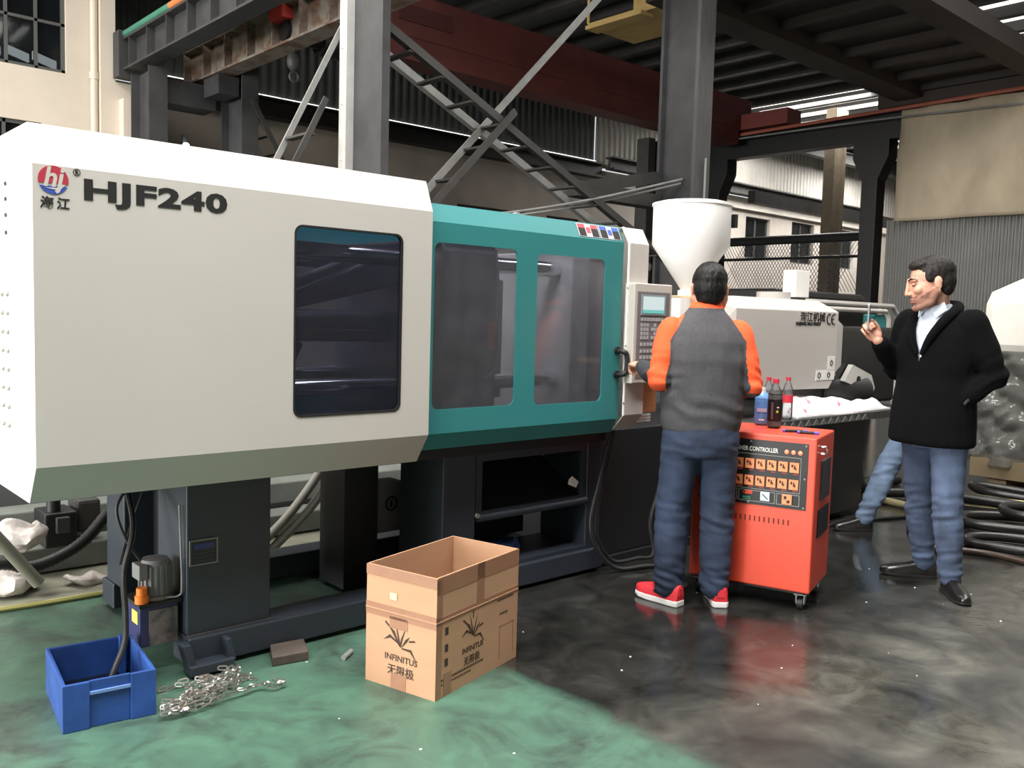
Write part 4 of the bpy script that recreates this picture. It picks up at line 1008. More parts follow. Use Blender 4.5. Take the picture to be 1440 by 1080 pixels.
# ================================================================ blue crate
m_blue = mat('blue_plastic', (36, 72, 140), .5, var=.28, scale=7, bump=.08, bscale=60)
CR = thing('plastic_crate', 'scuffed blue plastic crate catching oil from the hose', 'crate', (.834, 3.117, 0), R_(-7.3))
cw, cd, ch, ct = .298, .40, .165, .013
mk('crate_bottom', G().box(ct, cw - ct, ct, cd - ct, .004, .014), m_blue, CR)
mk('crate_wall', G().box(0, .085, 0, ct, 0, ch).box(.215, cw, 0, ct, 0, ch).box(.085, .215, .008, ct + .004, 0, ch), m_blue, CR, bevel=.003, label='front wall with a recessed grip')
mk('grip_bar', G().box(.085, .215, 0, .01, .118, .128), mat('scuffed_blue', (104, 136, 188), .5), CR)
mk('crate_wall', G().box(0, cw, cd - ct, cd, 0, ch), m_blue, CR, bevel=.003)
mk('crate_wall', G().box(0, ct, ct, cd - ct, 0, ch), m_blue, CR, bevel=.003); mk('crate_wall', G().box(cw - ct, cw, ct, cd - ct, 0, ch), m_blue, CR, bevel=.003)
mk('corner_rib', G().box(cw - .05, cw - .03, cd - .05, cd - ct, .01, ch + .012), m_blue, CR)
mk('waste_oil', G().box(ct, cw - ct, ct, cd - ct, .014, .03), mat('waste_oil', (22, 26, 30), .08), CR)

# ================================================================ chain heap
CH = thing('steel_chain', 'heap of bright steel chain lying on the green floor beside the blue crate', 'chain', (1.34, 3.1, 0))
m_chain = mat('galvanised_chain', (196, 192, 188), .28, .9)
g = G(); ring = []
for i in range(12):
    a = 2 * math.pi * i / 12; x = .0075 * math.cos(a); y = .0075 * math.sin(a) + (.0095 if math.sin(a) >= 0 else -.0095); ring.append(Vector((y, x, 0)))
vs = []; k_ = 4
for i in range(12):
    t = (ring[(i + 1) % 12] - ring[i - 1]).normalized(); nn = t.cross(Vector((0, 0, 1)))
    for j in range(k_): 
        b = 2 * math.pi * j / k_ + .78; vs.append(ring[i] + nn * math.cos(b) * .0033 + Vector((0, 0, 1)) * math.sin(b) * .0033)
g.add(vs, [(i * k_ + j, ((i + 1) % 12) * k_ + j, ((i + 1) % 12) * k_ + (j + 1) % k_, i * k_ + (j + 1) % k_) for i in range(12) for j in range(k_)], True)
lk = mesh_of('link', g, m_chain)
strands = [[(1.19, 3.245), (1.26, 3.25), (1.33, 3.235), (1.40, 3.245), (1.46, 3.22), (1.53, 3.20), (1.50, 3.15), (1.44, 3.17), (1.36, 3.20), (1.30, 3.17)],
           [(1.18, 3.13), (1.25, 3.13), (1.30, 3.14), (1.37, 3.16), (1.42, 3.13), (1.50, 3.17), (1.53, 3.14)],
           [(1.555, 3.06), (1.585, 3.02), (1.55, 3.0), (1.52, 3.02), (1.50, 3.04), (1.43, 3.03), (1.36, 3.03), (1.28, 3.0), (1.20, 3.0), (1.13, 3.01), (1.17, 3.06), (1.25, 3.06), (1.33, 3.09), (1.40, 3.12)],
           [(1.14, 3.03), (1.22, 3.05), (1.28, 3.03), (1.34, 3.07), (1.30, 3.11), (1.37, 3.12), (1.44, 3.10), (1.40, 3.07), (1.33, 3.05), (1.24, 3.02), (1.15, 3.02)],
           [(1.26, 3.22), (1.33, 3.19), (1.38, 3.15), (1.44, 3.19), (1.49, 3.21), (1.46, 3.13), (1.39, 3.10), (1.31, 3.13), (1.25, 3.10)],
           [(1.12, 3.03), (1.18, 3.0), (1.25, 3.03), (1.31, 3.02), (1.26, 3.07), (1.19, 3.04), (1.14, 3.045), (1.21, 3.02), (1.28, 3.06), (1.34, 3.06)],
           [(1.20, 3.04), (1.27, 3.09), (1.33, 3.13), (1.39, 3.17), (1.45, 3.15), (1.41, 3.11), (1.36, 3.07), (1.29, 3.05), (1.22, 3.02)]]
rr = random.Random(11)
for si, st_ in enumerate(strands):
    pts = bez([(x, y, 0) for x, y in st_], 14); acc = 0; i = 0
    for a, b in zip(pts, pts[1:]):
        acc += (b - a).length
        if acc >= .0255:
            acc = 0; i += 1
            o = bpy.data.objects.new('link', lk); COL.objects.link(o); o.parent = CH
            z = .005 + .011 * (si if si > 1 else 0) * rr.uniform(.4, 1) + (.006 if i % 2 else 0)
            o.location = (a.x - 1.34 + rr.uniform(-.004, .004), a.y - 3.1 + rr.uniform(-.004, .004), z)
            o.rotation_euler = ((R_(70) if i % 2 else 0) + rr.uniform(-.4, .4), rr.uniform(-.25, .25), math.atan2((b - a).y, (b - a).x) + rr.uniform(-.25, .25))

solo('steel_block', G().prism([(1.641, 3.215), (1.79, 3.19), (1.845, 3.33), (1.70, 3.352)], 'z', .0, .04), mat('rusty_block', (74, 64, 58), .7, var=.25, scale=14), 'rusty flat steel block under the base rail', 'block', bevel=.004)
solo('pipe_stub', G().tube([(1.90, 3.10, .011), (1.965, 3.145, .011)], .011, 10), mat('pipe_grey', (150, 152, 150), .4, .4), 'short grey pipe stub lying left of the cardboard box', 'pipe')
rg_ = crumple(G().ball((3.16, 3.55, .185), (.13, .07, .035), 18), .035, 14, 2.)
solo('blue_rag', rg_, mat('blue_rag', (46, 84, 140), .9, var=.3, scale=20), 'crumpled blue rag inside the machine base opening', 'rag')
g = G(); rr = random.Random(5)
for i in range(34):
    x = rr.uniform(1.6, 5.2); y = rr.uniform(1.5, 3.2); s_ = rr.uniform(.0015, .004)
    if 1.8 < x < 2.6 and y > 2.4: continue
    g.box(x - s_, x + s_, y - s_, y + s_, 0, s_ * .7)
o = solo('floor_crumbs', g, m_white, 'tiny white plastic crumbs scattered on the floor', 'crumbs', base=(0, 0, 0), kind='stuff')

# ================================================================ right: wrapped machine, hoses
m_tarp = mat('white_tarp', (226, 222, 214), .7, var=.08, scale=3)
WM = thing('wrapped_machine', 'machine under a white cover with clear plastic wrap round its body', 'machine', (9.2, 2.1, 0), world=True)
mk('body', G().box(8.45, 10.2, .7, 3.0, .30, 1.22), mat('dark_body', (64, 64, 62), .6), WM, bevel=.04)
g = G().prism([(8.33, 1.22), (8.33, 1.66), (8.45, 1.78), (9.4, 1.98), (10.3, 1.98), (10.3, 1.22)], 'y', .55, 3.10)
mk('white_cover', g, m_tarp, WM, bevel=.08, label='white cover')
m_wrap = glass('clear_wrap', (225, 226, 222), .22, .12, (190, 190, 184))
g = G(); nu, nv = 130, 40; vs = []
for i in range(nu + 1):
    for k in range(nv + 1):
        f = i / nu; z = .25 + 1.0 * k / nv
        if f < .6: p = Vector((8.36, .6 + (2.5 * f / .6), z)); n_ = Vector((-1, 0, 0))
        else: p = Vector((8.36 + 1.9 * (f - .6) / .4, 3.1, z)); n_ = Vector((0, 1, 0))
        d = .16 * abs(noise.noise(Vector((p.x * 3 + 7, p.y * 3, z * 3.2)))) + .09 * abs(noise.noise(Vector((p.x * 8, p.y * 8, z * 9 + p.y * 5))))
        vs.append(p + n_ * d)
g.add(vs, [(i * (nv + 1) + k, (i + 1) * (nv + 1) + k, (i + 1) * (nv + 1) + k + 1, i * (nv + 1) + k + 1) for i in range(nu) for k in range(nv)], True)
mk('plastic_wrap', g, m_wrap, WM, label='crinkled clear plastic wrap')
m_wood = mat('pallet_wood', (128, 112, 86), .8, var=.2, scale=6, stretch=(8, 1, 1))
for i in range(3): mk('pallet_bearer', G().box(8.3, 10.3, .7 + i * 1.05, .85 + i * 1.05, 0, .14), m_wood, WM)
for i in range(5): mk('pallet_board', G().box(8.28 + i * .42, 8.6 + i * .42, .55, 3.1, .14, .30 if i == 0 else .17), m_wood, WM)
m_hose = mat('black_hydraulic_hose', (36, 35, 34), .35)
hoses = [([(8.15, .9, .04), (8.2, 1.9, .05), (8.15, 2.6, .08), (8.0, 2.95, .10), (7.85, 2.75, .08), (7.98, 2.2, .05), (8.0, 1.0, .04)], .035, 'black hose curling in a tight loop beside the wrapped machine', m_hose),
         ([(7.8, 1.2, .04), (7.72, 2.2, .04), (7.6, 2.8, .05), (7.45, 3.2, .05), (7.2, 3.45, .05), (7.6, 3.7, .05), (8.0, 3.6, .04)], .04, 'thick black hose running past the loop towards the dark cabinet', m_hose),
         ([(7.2, 1.2, .04), (7.3, 2.0, .04), (7.22, 2.35, .04), (6.95, 2.6, .04), (6.7, 2.5, .04), (6.75, 2.2, .04), (7.0, 1.6, .04), (7.0, 1.1, .04)], .035, 'black hose bent back on itself with a glossy streak', m_hose),
         ([(6.6, 1.0, .035), (6.6, 1.7, .035), (6.5, 2.1, .035), (6.32, 2.3, .035), (6.12, 2.25, .035), (6.15, 1.95, .035), (6.3, 1.4, .035)], .03, 'black hose lying on the open floor apart from the pile', m_hose),
         ([(7.55, 1.2, .10), (7.4, 1.9, .11), (7.3, 2.25, .12), (7.05, 2.38, .13), (6.88, 2.25, .12), (6.95, 1.9, .11), (7.1, 1.3, .10)], .033, 'black hose crossing on top of the hose pile', m_hose),
         ([(5.75, 2.42, .022), (5.95, 2.10, .022), (5.9, 1.75, .022), (5.75, 1.2, .022)], .020, 'thin brown rubber hose on the floor behind the man in the black coat', mat('brown_hose', (70, 54, 46), .35))]
for pts, r, lab, mm in hoses: solo('hydraulic_hose', G().tube(bez(pts, 12), r, 10), mm, lab, 'hose', 'hoses on the floor')
solo('brass_pipe', G().tube([(7.75, 2.95, .035), (7.95, 2.35, .035)], .026, 10), mat('pale_brass', (196, 184, 140), .3, .6), 'pale brass pipe among the black hoses', 'pipe')
solo('brass_pipe', G().tube([(7.05, 3.45, .03), (6.95, 2.95, .03)], .028, 10), MATS['pale_brass'], 'pale brass pipe on the floor beyond the dark cabinet', 'pipe')
solo('floor_cable', G().tube(bez([(5.2, 3.16, .012), (5.6, 3.1, .012), (6.1, 3.12, .012), (6.4, 3.0, .012), (6.75, 2.9, .012), (7.2, 3.0, .012)]), .012, 6), m_cable, 'thin dark cable trailing along the foot of the dark cabinet', 'cable')

# ================================================================ background machines and clutter
BM = thing('background_machine', 'dark machine with a teal end and cream frame behind the injection unit', 'machine', (9.2, 5.3, 0), world=True)
mk('body', G().box(7.7, 10.1, 4.95, 5.9, 0, 1.35), m_black, BM, bevel=.03)
mk('upper_body', G().box(8.0, 9.9, 4.95, 5.7, 1.35, 1.78), m_black, BM, bevel=.06)
mk('teal_guard', G().prism([(10.02, .6), (10.02, 1.45), (10.1, 1.56), (10.36, 1.56), (10.36, .6)], 'y', 4.9, 5.7), m_teal, BM, bevel=.02, label='teal guard')
mk('cream_frame', G().tube([(7.7, 4.85, 1.66), (10.35, 4.85, 1.66), (10.5, 4.85, 1.55), (10.5, 4.85, .5)], .03, 8), m_cream, BM)
LM = thing('background_press', 'grey frame of another machine standing on a pale sheet beyond the leg', 'machine', (1.2, 5.6, 0), world=True)
mk('side_beam', G().box(.0, 4.2, 5.0, 5.2, .03, .16), mat('grey_green_base', (104, 108, 102), .6, var=.15), LM, bevel=.01)
mk('upper_beam', G().box(.2, 4.2, 5.3, 5.5, .16, .30), MATS['grey_green_base'], LM, bevel=.01)
mk('pump_block', G().box(1.26, 1.42, 4.98, 5.2, .16, .34), m_black, LM, bevel=.01)
mk('solenoid', G().box(1.31, 1.37, 4.94, 4.99, .24, .32), m_steel, LM); mk('coil', G().cyl((1.32, 5.05, .34), (1.32, 5.05, .40), .035, 12), m_black, LM)
mk('junction', G().box(1.44, 1.56, 5.05, 5.25, .2, .38), m_dark, LM, bevel=.02)
mk('back_body', G().box(.6, 4.2, 5.6, 6.4, .03, .62), m_dark_sheet, LM)
solo('floor_sheet', G().prism([(.35, 4.70), (1.0, 4.57), (1.45, 4.55), (4.4, 4.5), (4.4, 6.6), (.35, 6.6)], 'z', 0, .02), mat('dusty_sheet', (138, 138, 122), .7, var=.2, scale=5), 'dusty pale sheet spread on the floor behind the machine leg', 'sheet')
solo('edge_strip', G().tube(bez([(.35, 4.68, .014), (1.0, 4.555, .014), (1.45, 4.535, .014), (1.8, 4.52, .014)]), .012, 6), mat('yellow_edge', (176, 170, 104), .6), 'yellow edge strip along the dusty floor sheet', 'strip')
m_film = mat('crumpled_film', (206, 198, 192), .3, var=.2, scale=16, bump=.5, bscale=30)
solo('plastic_bundle', crumple(G().ball((1.13, 4.90, .27), (.13, .07, .07), 22), .06, 11, 1.), m_film, 'crumpled clear plastic bundle resting by the black pump block', 'bundle')
solo('plastic_bundle', crumple(G().ball((1.02, 4.80, .075), (.16, .16, .06), 22), .05, 10, 4.), m_film, 'large crumpled plastic bundle on the dusty floor sheet', 'bundle')
solo('plastic_bundle', crumple(G().ball((1.38, 4.72, .045), (.10, .07, .025), 20), .03, 14, 9.), m_film, 'flat scrap of plastic film at the edge strip', 'bundle')
solo('corrugated_hose', G().tube([p + Vector((0, 0, 0)) for p in bez([(.8, 4.68, .20), (1.0, 4.68, .195), (1.11, 4.68, .16), (1.24, 4.68, .185), (1.36, 4.68, .25), (1.48, 4.68, .38)], 12)], [.028 + .003 * (i % 2) for i in range(61)], 10), m_rubber, 'fat black corrugated hose sagging behind the machine leg', 'hose')
solo('diagonal_pipe', G().tube([(1.13, 4.58, .10), (.92, 4.60, .40)], .03, 10), mat('dull_pipe', (120, 118, 104), .6), 'dull pipe leaning over the crumpled plastic', 'pipe')
solo('green_cabinet', G().box(.0, .58, 5.62, 5.9, .03, .75), mat('dark_green_paint', (34, 66, 46), .5), 'dark green cabinet corner beyond the plastic bundles', 'cabinet')
for k, (dx, lab) in enumerate(((0, 'grey conduit slanting up behind the machine base'), (.12, 'second grey conduit slanting just beside the first'))):
    solo('conduit', G().tube(bez([(2.30 + dx, 4.75, .03), (2.55 + dx, 4.78, .22), (2.78 + dx, 4.82, .46), (2.95 + dx, 4.9, .68)]), .028, 10), mat('conduit_grey', (124, 122, 114), .5), lab, 'conduit')
solo('plastic_bundle', crumple(G().ball((3.22, 4.75, .20), (.14, .12, .07), 20), .06, 11, 12.), m_film, 'shiny crumpled plastic glimpsed through the gap in the machine base', 'bundle')
RK = thing('storage_rack', 'dark steel rack loaded with wrapped goods behind the moulding machine', 'rack', (5.5, 5.7, 0), world=True)
for x in (4.9, 6.3):
    for y in (5.5, 6.0): mk('upright', G().box(x - .025, x + .025, y - .025, y + .025, 0, 1.9), m_dark, RK)
for z in (.45, .95, 1.4): mk('shelf', G().box(4.9, 6.3, 5.5, 6.0, z, z + .03), m_dark, RK)
mk('rack_back', G().box(4.9, 6.3, 6.0, 6.02, .3, 1.9), m_dark_sheet, RK)
for (x0, x1, z, lab) in ((5.1, 5.55, 1.43, 'blue wrapped packet on the upper rack shelf'), (5.08, 5.5, .98, 'blue wrapped packet on the middle rack shelf')):
    solo('wrapped_packet', crumple(G().box(x0, x1, 5.55, 5.9, z, z + .12), .01, 9), mat('packet_blue', (92, 104, 168), .5, var=.2, scale=10), lab, 'packet', bevel=.02)
g = crumple(G().lathe([(.04, .80), (.14, .84), (.17, 1.1), (.12, 1.45), (.05, 1.60), (.01, 1.64)], 18, (5.66, 5.33, 0)), .03, 8)
solo('red_cloth', g, mat('red_cloth', (214, 62, 58), .9, var=.12, scale=8), 'red cloth hanging on the rack behind the moulding machine', 'cloth')
solo('stacked_goods', crumple(G().box(4.5, 5.3, 5.6, 6.2, 1.93, 2.1), .02, 9), mat('beige_goods', (206, 186, 164), .8, var=.3, scale=9), 'beige packets laid on top of the rack', 'goods', bevel=.03)

# ================================================================ people
def blob(g, voxel, it=6, fac=.5):
    """fuse overlapping closed shapes into one continuous skin"""
    me = bpy.data.meshes.new('tmp'); me.from_pydata(g.v, [], g.f)
    bm = bmesh.new(); bm.from_mesh(me); bmesh.ops.recalc_face_normals(bm, faces=bm.faces); bm.to_mesh(me); bm.free()
    o = bpy.data.objects.new('tmp', me); COL.objects.link(o)
    r = o.modifiers.new('r', 'REMESH'); r.mode = 'VOXEL'; r.voxel_size = voxel
    s = o.modifiers.new('s', 'SMOOTH'); s.iterations = it; s.factor = fac
    dg = bpy.context.evaluated_depsgraph_get(); ev = o.evaluated_get(dg); em = ev.to_mesh()
    out = G(); out.v = [v.co[:] for v in em.vertices]; out.f = [tuple(p.vertices) for p in em.polygons]; out.s = [True] * len(out.f)
    ev.to_mesh_clear(); bpy.data.objects.remove(o); bpy.data.meshes.remove(me)
    return out
def chain(g, pts, rs, n=16):
    pts = [Vector(p) for p in pts]
    g.tube(pts, rs, n)
    for p, r in zip(pts, rs): g.ball(p, r * .985, n)
    return g
def loft(g, secs, n=24):
    vs = []
    for (c, rx, ry) in secs:
        for j in range(n):
            a = 2 * math.pi * j / n; vs.append((c[0] + rx * math.cos(a), c[1] + ry * math.sin(a), c[2]))
    k = len(secs)
    fs = [(i * n + j, i * n + (j + 1) % n, (i + 1) * n + (j + 1) % n, (i + 1) * n + j) for i in range(k - 1) for j in range(n)]
    fs += [tuple(reversed(range(n))), tuple((k - 1) * n + j for j in range(n))]
    return g.add(vs, fs, True)
def wrinkle(g, fn):
    """move vertices along an estimated normal by fn(p)"""
    nr = [Vector((0, 0, 0)) for _ in g.v]; V = [Vector(v) for v in g.v]
    for f in g.f:
        n = (V[f[1]] - V[f[0]]).cross(V[f[2]] - V[f[0]])
        for i in f: nr[i] += n
    g.v = [tuple(p + (n.normalized() * fn(p) if n.length > 0 else n)) for p, n in zip(V, nr)]
    return g
def hand(g, wrist, fw, pn, lat, curls, thumb, sc=1.):
    wrist = Vector(wrist); fw = Vector(fw).normalized(); pn = Vector(pn); pn = (pn - fw * pn.dot(fw)).normalized()
    lat = Vector(lat); lat = (lat - fw * lat.dot(fw) - pn * lat.dot(pn)).normalized()
    M = Matrix.Identity(4)
    for i in range(3): M[i][0] = lat[i]; M[i][1] = fw[i]; M[i][2] = pn[i]
    g.ball(wrist + fw * .048 * sc, (.041 * sc, .052 * sc, .0165 * sc), 14, M)
    g.ball(wrist + fw * .030 * sc + lat * .018 * sc + pn * .008 * sc, (.022 * sc, .032 * sc, .016 * sc), 12, M)
    for k in range(4):
        L = [a * sc * (.94, 1.04, 1.0, .80)[k] for a in (.044, .028, .022)]
        p = wrist + fw * (.088, .092, .088, .080)[k] * sc + lat * (.031 - .0205 * k) * sc
        pts = [p - fw * .02 * sc, p]; a = 0
        for s_, c in zip(L, curls[k] if isinstance(curls[k], (list, tuple)) else [curls[k]] * 3):
            a += R_(c); p = p + (fw * math.cos(a) + pn * math.sin(a)) * s_; pts.append(p)
        chain(g, pts, [r * sc for r in (.0095, .0095, .0088, .0082, .0072)], 10)
    p = wrist + fw * .028 * sc + lat * .030 * sc; pts = [p - lat * .012 * sc, p]
    for s_, d in zip((.042, .030, .024), thumb):
        d = (lat * d[0] + fw * d[1] + pn * d[2]).normalized(); p = p + d * s_ * sc; pts.append(p)
    chain(g, pts, [r * sc for r in (.013, .013, .0115, .0105, .0085)], 10)
HS = 1.12
def head(g, c, M, face=True):
    """skull, face, ears, neck root; head-local y is forward"""
    def B(p, r): g.ball(Vector(c) + M.to_3x3() @ Vector(p) * HS, [a * HS for a in r], 18, M)
    def T(pts, rs): chain(g, [Vector(c) + M.to_3x3() @ Vector(p) * HS for p in pts], [a * HS for a in rs], 12)
    B((0, -.012, .035), (.074, .094, .082)); B((0, .022, -.018), (.063, .072, .085)); B((0, .040, -.072), (.050, .050, .038))
    for s in (-1, 1):
        B((s * .076, -.008, -.008), (.007, .017, .029)); B((s * .079, -.016, .004), (.006, .012, .018))
        B((s * .036, .068, -.020), (.024, .022, .022)); T([(s * .066, .0, -.04), (s * .052, .025, -.085), (s * .02, .075, -.100)], [.018, .017, .016])
    if face:
        T([(0, .094, .022), (0, .104, -.008), (0, .112, -.031)], [.009, .009, .0105]); 
        for s in (-1, 1): B((s * .010, .100, -.035), (.008, .010, .007)); T([(s * .012, .089, .028), (s * .045, .076, .026)], [.010, .009])
        B((0, .0935, -.060), (.022, .011, .0065)); B((0, .0925, -.072), (.019, .011, .0065)); B((0, .084, -.100), (.020, .018, .016)); B((0, .085, -.052), (.026, .012, .012))
def shoe(parent, heel, ang, L, upper_m, sole_m, wd=.048, sneaker=True, name='shoe'):
    c = Vector((heel[0], heel[1], 0)); M = Matrix.Translation(c) @ Matrix.Rotation(ang, 4, 'Z')
    prof = [(0, .62, .075, .075), (.06, .80, .095, .10), (.2, .86, .10, .10), (.32, .84, .085, .10), (.48, .90, .068, .075), (.66, 1.0, .056, .06), (.85, .90, .044, .045), (.96, .60, .036, .036), (1.0, .25, .03, .03)]
    zs = .032 if sneaker else .016; g = G(); n = 16; vs = []
    for f, wf, h, _ in prof:
        for j in range(n):
            a = 2 * math.pi * j / n; ca, sa = math.cos(a), math.sin(a)
            x = wd * wf * (abs(ca) ** .75) * (1 if ca >= 0 else -1); z = zs - .002 + (h if sa > 0 else .004) * abs(sa) ** .8 * (1 if sa > 0 else -1)
            vs.append((x, f * L, z))
    k = len(prof); fs = [(i * n + j, i * n + (j + 1) % n, (i + 1) * n + (j + 1) % n, (i + 1) * n + j) for i in range(k - 1) for j in range(n)] + [tuple(reversed(range(n))), tuple((k - 1) * n + j for j in range(n))]
    g.add(vs, fs, True, M)
    s = mk(name, g, upper_m, parent)
    out = [(wd * wf * 1.06, f * L) for f, wf, _, _ in prof]; out = [(x, y) for x, y in out] + [(-x, y) for x, y in reversed(out)]
    sg = G().prism(out, 'z', 0, zs); sg.v = [tuple(M @ Vector((x, (y - L / 2) * 1.02 + L / 2, z + (.012 * max(0, (y / L - .8)) * 5 if z == 0 else 0)))) for x, y, z in sg.v]
    mk('sole', sg, sole_m, s, bevel=.006)
    if sneaker:
        mk('heel_tab', G().box(-.018, .018, -.004, .004, .055, .095, M), upper_m, s)
        mk('side_stripe', G().bar(tuple(M @ Vector((-wd * .9, L * .34, .05))), tuple(M @ Vector((-wd * .9, L * .5, .062))), .006, .012), m_ink, s)
        mk('collar', G().torus((0, L * .19, .098), .036, .010, 16, 6, M), m_ink, s)
    else:
        mk('lace', G().box(-.022, .022, L * .38, L * .40, .082, .088, M).box(-.022, .022, L * .44, L * .46, .072, .078, M), m_ink, s, kind='stuff')
    return s
m_skin = mat('skin', (204, 156, 132), .55, var=.05, scale=20)
m_skin2 = mat('skin_fair', (198, 148, 126), .55, var=.05, scale=20)
m_beard = mat('stubble', (132, 95, 81), .8, var=.25, scale=60)
m_lip = mat('lips', (160, 104, 92), .5)
m_hair = mat('black_hair', (12, 11, 11), .5, spec=.3, bump=.5, bscale=120, stretch=(1, 1, .3))
m_hair2 = mat('dark_brown_hair', (26, 21, 19), .6, spec=.3, bump=.5, bscale=120)
def denim(name, c, worn):
    return mat(name, c, .85, bump=.25, bscale=220, dirt=None, var=.5, scale=5, stretch=(1, 1, .6))
def nf(f, amp, off=0.):
    return lambda p: amp * noise.noise(Vector((p.x * f[0] + off, p.y * f[1], p.z * f[2])))

def legs(g, J, r=(.098, .072, .058), hipw=(.172, .122), z=.9):
    hc = (Vector(J['hipL']) + Vector(J['hipR'])) / 2
    loft(g, [((hc.x, hc.y, z - .10), hipw[0] * .96, hipw[1]), ((hc.x, hc.y - .005, z - .03), hipw[0] * 1.02, hipw[1] * 1.05), ((hc.x, hc.y, z + .05), hipw[0] * .98, hipw[1]), ((hc.x, hc.y, z + .12), hipw[0] * .92, hipw[1] * .95)])
    for s in 'LR':
        chain(g, [J['hip' + s], (Vector(J['hip' + s]) * .45 + Vector(J['knee' + s]) * .55), J['knee' + s], (Vector(J['knee' + s]) * .6 + Vector(J['ank' + s]) * .4), J['ank' + s]], [r[0], r[0] * .86, r[1], r[1] * .97, r[2]], 18)

def person(label, loc, rotz): return thing('person', label, 'person', loc, rotz)
def toL(loc, rotz):
    Mi = (Matrix.Translation(Vector(loc)) @ Matrix.Rotation(rotz, 4, 'Z')).inverted()
    return lambda x, y, z: Mi @ Vector((x, y, z))

# ---------------------------------------------------------------- man at the panel (seen from behind)
LOC = (3.70, 2.68, 0); RZ = R_(-40); P1 = person('person in a grey sweater with orange sleeves pressing keys on the control panel', LOC, RZ); L = toL(LOC, RZ)
aL = L(3.590, 2.755, .09); aR = L(3.765, 2.60, .09)
J = dict(hipL=Vector((-.088, -.01, .86)), hipR=Vector((.088, -.01, .86)), ankL=aL, ankR=aR)
J['kneeL'] = (J['hipL'] + aL) / 2 + Vector((-.012, .03, .01)); J['kneeR'] = (J['hipR'] + aR) / 2 + Vector((.012, .025, .01))
shL, shR = Vector((-.168, 0, 1.385)), Vector((.168, -.005, 1.38))
elL, elR = Vector((-.228, -.055, 1.145)), Vector((.232, -.03, 1.12))
wrL = Vector((-.287, .165, 1.195)); wrR = Vector((.15, .20, 1.02))
hc = Vector((.022, .030, 1.595)); HM = Matrix.Rotation(R_(-12), 4, 'Z') @ Matrix.Rotation(R_(-6), 4, 'X')
g = G(); head(g, hc, HM); chain(g, [(0, .0, 1.40), (0, .006, 1.47), (.008, .018, 1.55)], [.07, .058, .055])
loft(g, [((0, 0, .85), .13, .09), ((0, 0, 1.1), .135, .09), ((0, 0, 1.36), .16, .09), ((0, 0, 1.43), .09, .07)])
for s, e, w_ in ((shL, elL, wrL), (shR, elR, wrR)): chain(g, [s, e, (e * .4 + w_ * .6), w_], [.05, .04, .036, .027])
for s in 'LR': chain(g, [J['hip' + s], J['knee' + s], J['ank' + s]], [.08, .05, .04])
hand(g, wrL, Vector((-.16, .9, .06)), (0.1, .1, -1), (1, .1, .2), [[14, 30, 20], [60, 70, 40], [66, 74, 40], [70, 76, 40]], [(.5, .8, .3), (.1, .9, .5), (-.1, .9, .5)])
hand(g, wrR, Vector((-.1, .9, -.25)), (-.3, 0, -1), (-1, .0, .2), [[25, 35, 20]] * 4, [(.7, .6, .2), (.3, .9, .2), (.1, .9, .2)])
mk('body', blob(g, .0045, 3), m_skin, P1)
# hair: fused cap down to the nape
g = G()
for p, r in (((0, -.014, .038), (.0785, .098, .084)), ((0, -.043, .000), (.073, .066, .075)), ((0, -.050, -.040), (.062, .046, .045)), ((.0, .04, .085), (.062, .05, .032))):
    g.ball(hc + HM.to_3x3() @ Vector(p) * HS, [a * HS for a in r], 20, HM)
for s in (-1, 1): g.ball(hc + HM.to_3x3() @ Vector((s * .066, .014, .03)) * HS, (.014, .03, .035), 12, HM)
mk('hair', wrinkle(blob(g, .006, 4), nf((60, 60, 25), .003)), m_hair, P1, label='short black hair')
# sweater: grey torso, orange raglan sleeves, grey forearms
g = G()
loft(g, [((0, 0, .885), .192, .138), ((0, 0, .90), .200, .140), ((0, -.004, .97), .210, .145), ((0, -.008, 1.10), .210, .143), ((0, -.008, 1.24), .222, .146), ((0, -.008, 1.33), .212, .134), ((0, -.006, 1.39), .185, .118), ((0, -.002, 1.44), .140, .098), ((.004, .004, 1.485), .095, .082), ((.010, .012, 1.53), .074, .072)])
for s, e, w_ in ((shL, elL, wrL), (shR, elR, wrR)):
    cuff = e * .12 + w_ * .88
    chain(g, [s, s * .5 + e * .5, e, e * .5 + w_ * .5, cuff], [.070, .072, .063, .053, .040])
sw = blob(g, .0055, 12)
def seg_d(p, a, b):
    ab = b - a; t = max(0, min(1, (p - a).dot(ab) / ab.length_squared)); return (p - (a + ab * t)).length, t
def fold(p):
    d = .006 * noise.noise(Vector((p.x * 7 + p.z * 10, p.y * 7, p.z * 6 - p.x * 9)))
    if p.z < 1.08: d += .006 * math.sin(p.z * 60 + p.x * 22 + 3 * noise.noise(p * 6)) * max(0, 1 - abs(p.z - 1.0) / .09)
    for e in (elL, elR):
        q = (p - e).length
        if q < .15: d += .006 * math.sin((p - e).dot(Vector((.3, .7, 1))) * 95 + 4 * noise.noise(p * 9)) * (1 - q / .15)
    return d
wrinkle(sw, fold)
m_grey = mat('grey_knit', (72, 71, 74), .95, var=.14, scale=70, bump=.3, bscale=260)
m_orng = mat('orange_knit', (242, 92, 48), .9, var=.05, scale=20, bump=.2, bscale=200)
m_dgrey = mat('dark_grey_knit', (52, 54, 57), .95, var=.12, scale=70, bump=.3, bscale=260)
parts = {k: G() for k in ('sweater', 'orange_sleeve-1', 'orange_sleeve1', 'forearm_sleeve-1', 'forearm_sleeve1', 'collar_band', 'hem_band')}
idx = {k: {} for k in parts}
V = [Vector(v) for v in sw.v]
